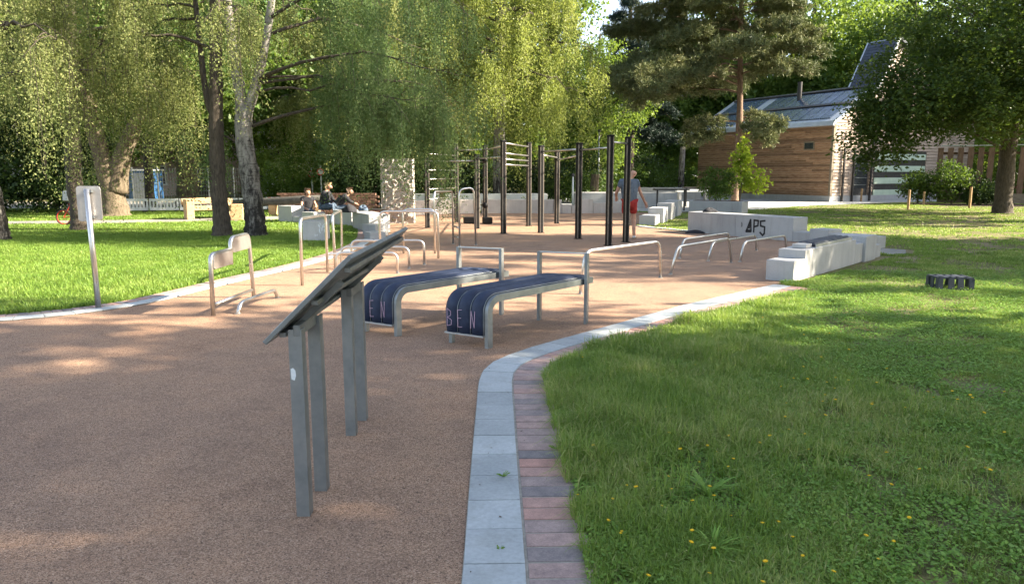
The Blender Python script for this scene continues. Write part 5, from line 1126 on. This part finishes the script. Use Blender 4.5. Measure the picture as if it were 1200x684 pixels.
# right foreground tree
fk=[([(0,0,2.4),(-.9,-.3,4.2),(-2.4,-.6,6.2),(-3.6,-.8,8)],[.16,.12,.08,.03])]
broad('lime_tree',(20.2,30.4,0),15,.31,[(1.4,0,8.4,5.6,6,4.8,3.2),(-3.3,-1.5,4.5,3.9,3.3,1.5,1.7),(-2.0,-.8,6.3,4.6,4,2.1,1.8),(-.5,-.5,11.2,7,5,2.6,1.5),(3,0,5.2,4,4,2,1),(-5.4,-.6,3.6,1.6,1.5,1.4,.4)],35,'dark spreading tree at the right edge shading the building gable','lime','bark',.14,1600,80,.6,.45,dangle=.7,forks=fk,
 trunkpts=[(0,0,-.05),(0,0,.5),(.0,0,3),(.1,0,7),(.2,0,13)])
# sapling
broad('maple_sapling',(10.75,34.9,0),3.4,.035,[(0,0,1.7,.6,.6,1.1,1),(.7,0,1.3,.65,.5,.6,.6),(0,0,2.7,.4,.4,.7,.45)],36,'bright yellow-green sapling growing beside the pine trunk','young','barkw',.18,85,16,.28,cat='shrub')
broad('garden_shrub',(9.5,34.6,0),2.4,.03,[(.1,0,1.15,.85,.7,.75,1)],37,'darker green shrub left of the bright sapling','maple','barkw',.11,90,30,.26,cat='shrub')
broad('garden_shrub',(21.9,39.9,0),2.4,.04,[(0,0,.95,.95,.7,.85,1)],38,'left one of the loose green bushes in front of the striped shutter','maple','barkw',.12,110,30,.3,cat='shrub')
broad('garden_shrub',(23.2,39.0,0),2.8,.04,[(0,0,1.2,1.1,.8,1.15,1)],39,'tall middle bush in front of the striped shutter','maple','barkw',.12,130,28,.32,cat='shrub')
broad('garden_shrub',(24.4,38.6,0),2.2,.04,[(0,0,.7,1.0,.8,.6,1)],40,'low dark bush at the left end of the board fence','hedge','barkw',.12,120,32,.3,cat='shrub')
# hedges and undergrowth
def bush(x,y,r_,h,lab,seed,mat='hedge',size=.16,cl=150,per=42):
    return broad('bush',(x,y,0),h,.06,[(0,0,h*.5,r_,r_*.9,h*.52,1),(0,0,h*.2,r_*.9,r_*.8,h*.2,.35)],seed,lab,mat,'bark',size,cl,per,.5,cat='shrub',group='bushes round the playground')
bush(-22.5,30.5,2.6,4.8,'tall dark hedge bush leftmost behind the edge birch',51,cl=260); bush(-19.2,31.2,2.5,4.4,'tall dark hedge bush behind the bicycle',52,cl=250); bush(-26.5,30,2.6,4.6,'tall dark hedge bush at the far left edge',53,cl=240)
bush(-9.6,37.2,2.2,4.2,'dark bush behind the road signs',54,'bg',cl=190); bush(-6.6,36.2,2.4,5.2,'tall dark bush behind the sitting people',55,cl=230); bush(-4.2,36.9,2.0,4.6,'dark bush behind the rough stone slab',56,cl=200)
bush(-2.6,40.6,1.9,2.7,'dark round bush left under the bright birch',57,cl=130); bush(1.2,41,1.7,2.4,'dark round bush right under the bright birch',58,cl=120)
bush(3.4,41.6,1.8,1.7,'low bush behind the pale concrete block',59,'maple',.13,cl=110); bush(6.4,50.2,1.8,1.9,'leafy plants right behind the man',60,'maple',.14,cl=120); bush(9.4,51,1.9,2.0,'leafy plants between the man and the building',61,'maple',.14,cl=120); bush(12.0,54.5,1.8,2.2,'bush at the left corner of the timber building',62,'maple',.14,cl=110)
bush(-12.3,40,1.6,2.2,'round bush beyond the striped barriers',63,'bg',cl=110)
bush(3.9,44,2.2,3.4,'dark bush under the mid-green tree',64,cl=150); bush(8.6,57,2.6,4.4,'tall dark bush behind the leafy plants',65,cl=180)
# standing deadwood posts
for (x,y,h,r_,l) in ((4.55,41,1.6,.24,'thick weathered stump post behind the rig posts'),(11.5,50.5,3.4,.2,'pale standing dead trunk left of the timber building'),(-3.0,31.9,1.5,.13,'orange-brown timber post right of the rough stone slab')):
    mb=MB(); mb.tube([(x,y,0),(x,y,h*.5),(x+.05,y,h)],[r_*1.1,r_,r_*.9],12,noise=.08,rng=random.Random(3)); o=mb.build('timber_post',M['barkw' if h<3 else 'birchbark'],origin=(x,y,0)); tag(o,l,'post')
# background park trees: three built, the rest copies
protos=[]
for i,(H,w_,sd_) in enumerate(((19,4.8,71),(17,4.4,72),(20,5.2,73))):
    protos.append(broad('park_tree',(0,0,0),H,.38,[(0,0,H*.62,w_,w_,H*.34,3),(w_*.3,0,H*.36,w_*.75,w_*.75,H*.16,1),(-w_*.35,-.5,H*.42,w_*.7,w_*.7,H*.16,1),(0,0,H*.2,w_*.7,w_*.7,H*.12,.5)],sd_,'x','bg','bark',.30,520,56,1.05))
    protos[-1]['group']='tall park trees in the background'
spots=[(-40,40,0),(-33,36,1),(-36,52,2),(-28,50,0),(-22,53,2),(-15.5,52,1),(-9.5,50,0),(-11,60,2),(-4,56,1),(-3.6,66,0),(1.6,60,2),(-20,72,0),(-30,74,1),(-45,66,2),(13.5,66,1),(18.5,64,2),(24.5,62,0),(30.5,58,1),(36,52,2),(42,46,0),(22,72,1),(33,70,2),(45,60,1),(50,40,2)]
sp_names=['leftmost beyond the hedge','behind the far left hedge bushes','left of the pink house','in front of the pink house at its left','directly before the pink house','right of the pink house','behind the striped barriers','behind the white house','above the people sitting','far back behind the cool green birch','behind the bright birch to its right','between pink and white house','behind the pink house','far left in the last row','left behind the timber building','behind the low glass roof','behind the tall slate roof','behind the gable of the building','behind the board fence','right of the board fence beyond view of the trunk','far behind the slate roof','far behind the gable','in the last row at the right edge','furthest right beyond the dark spreading tree']
done=set()
for i,(x,y,k) in enumerate(spots):
    o=protos[k] if k not in done else copy_tree(protos[k]); done.add(k); o.location=(x,y,0); o.rotation_euler=(0,0,i*1.3); s=1+.06*math.sin(i*2.1); o.scale=(s,s,s*(1.0)); o['label']='tall green park tree '+sp_names[i]
# trees standing right of the view, whose shade falls over the foreground
sparse=broad('park_tree',(27,11.6,0),15,.3,[(0,0,9,5,5,5.5,2),(0,0,5.5,4.5,4.5,2.5,1)],77,'tall loose-crowned park tree right of the lawn beyond the crate','bg','bark',.26,165,62,.52)
sparse.scale=(.85,.8,1.2); sparse['group']='tall park trees in the background'
o=copy_tree(sparse); o.location=(24.5,24.2,0); o.scale=(.8,.8,1.1); o.rotation_euler=(0,0,2.2); o['label']='tall loose-crowned park tree right of the building lawn'
off=[(15,-9,1,.95,'nearest behind the camera on the right'),(17,-3.5,0,1.0,'right of the camera, first beside the lawn'),(16.3,2.6,2,.95,'right of the camera, level with the information board'),(21.5,16.0,0,.95,'narrow one right of the lawn beyond the crate'),(27,-4,2,1.05,'far right in the second row near the camera'),(18.2,12.4,1,.56,'smallest one right of the lawn, level with the crate')]
for i,(x,y,k,s,l) in enumerate(off):
    o=copy_tree(protos[k]); o.location=(x,y,0); o.rotation_euler=(0,0,i*2.2+.5); o.scale=(s,s,s) if 'narrow' not in l else (.55,.45,1.15); o['label']='tall park tree '+l

# distant woodland closing the horizon: one uncountable mass
rng=np.random.RandomState(99); n=2600; a=rng.uniform(R(-75),R(75),n); d=rng.uniform(88,108,n); C=np.stack([np.sin(a)*d,np.cos(a)*d,rng.rand(n)**1.2*(11+2.5*np.sin(a*23)+1.5*np.sin(a*51))],1)
gap=(a>R(5.5))&(a<R(9.5)); C[gap,2]*=.8
P=np.repeat(C,26,0)+rng.normal(size=(n*26,3))*1.1; P=P[P[:,2]>.2]
tag(quads('distant_woodland',leafquads(P,1.0,rng,.3,.7),rng.rand(len(P)),M['bg']),kind='stuff')
bush(31,45.5,2.6,4.5,'bush behind the board fence, left one',66,'bg',cl=160); bush(36,44,2.8,5,'bush behind the board fence, right one',67,'bg',cl=170); bush(33,40.5,2.4,3.6,'bush beyond the right end of the board fence',68,'bg',cl=140)
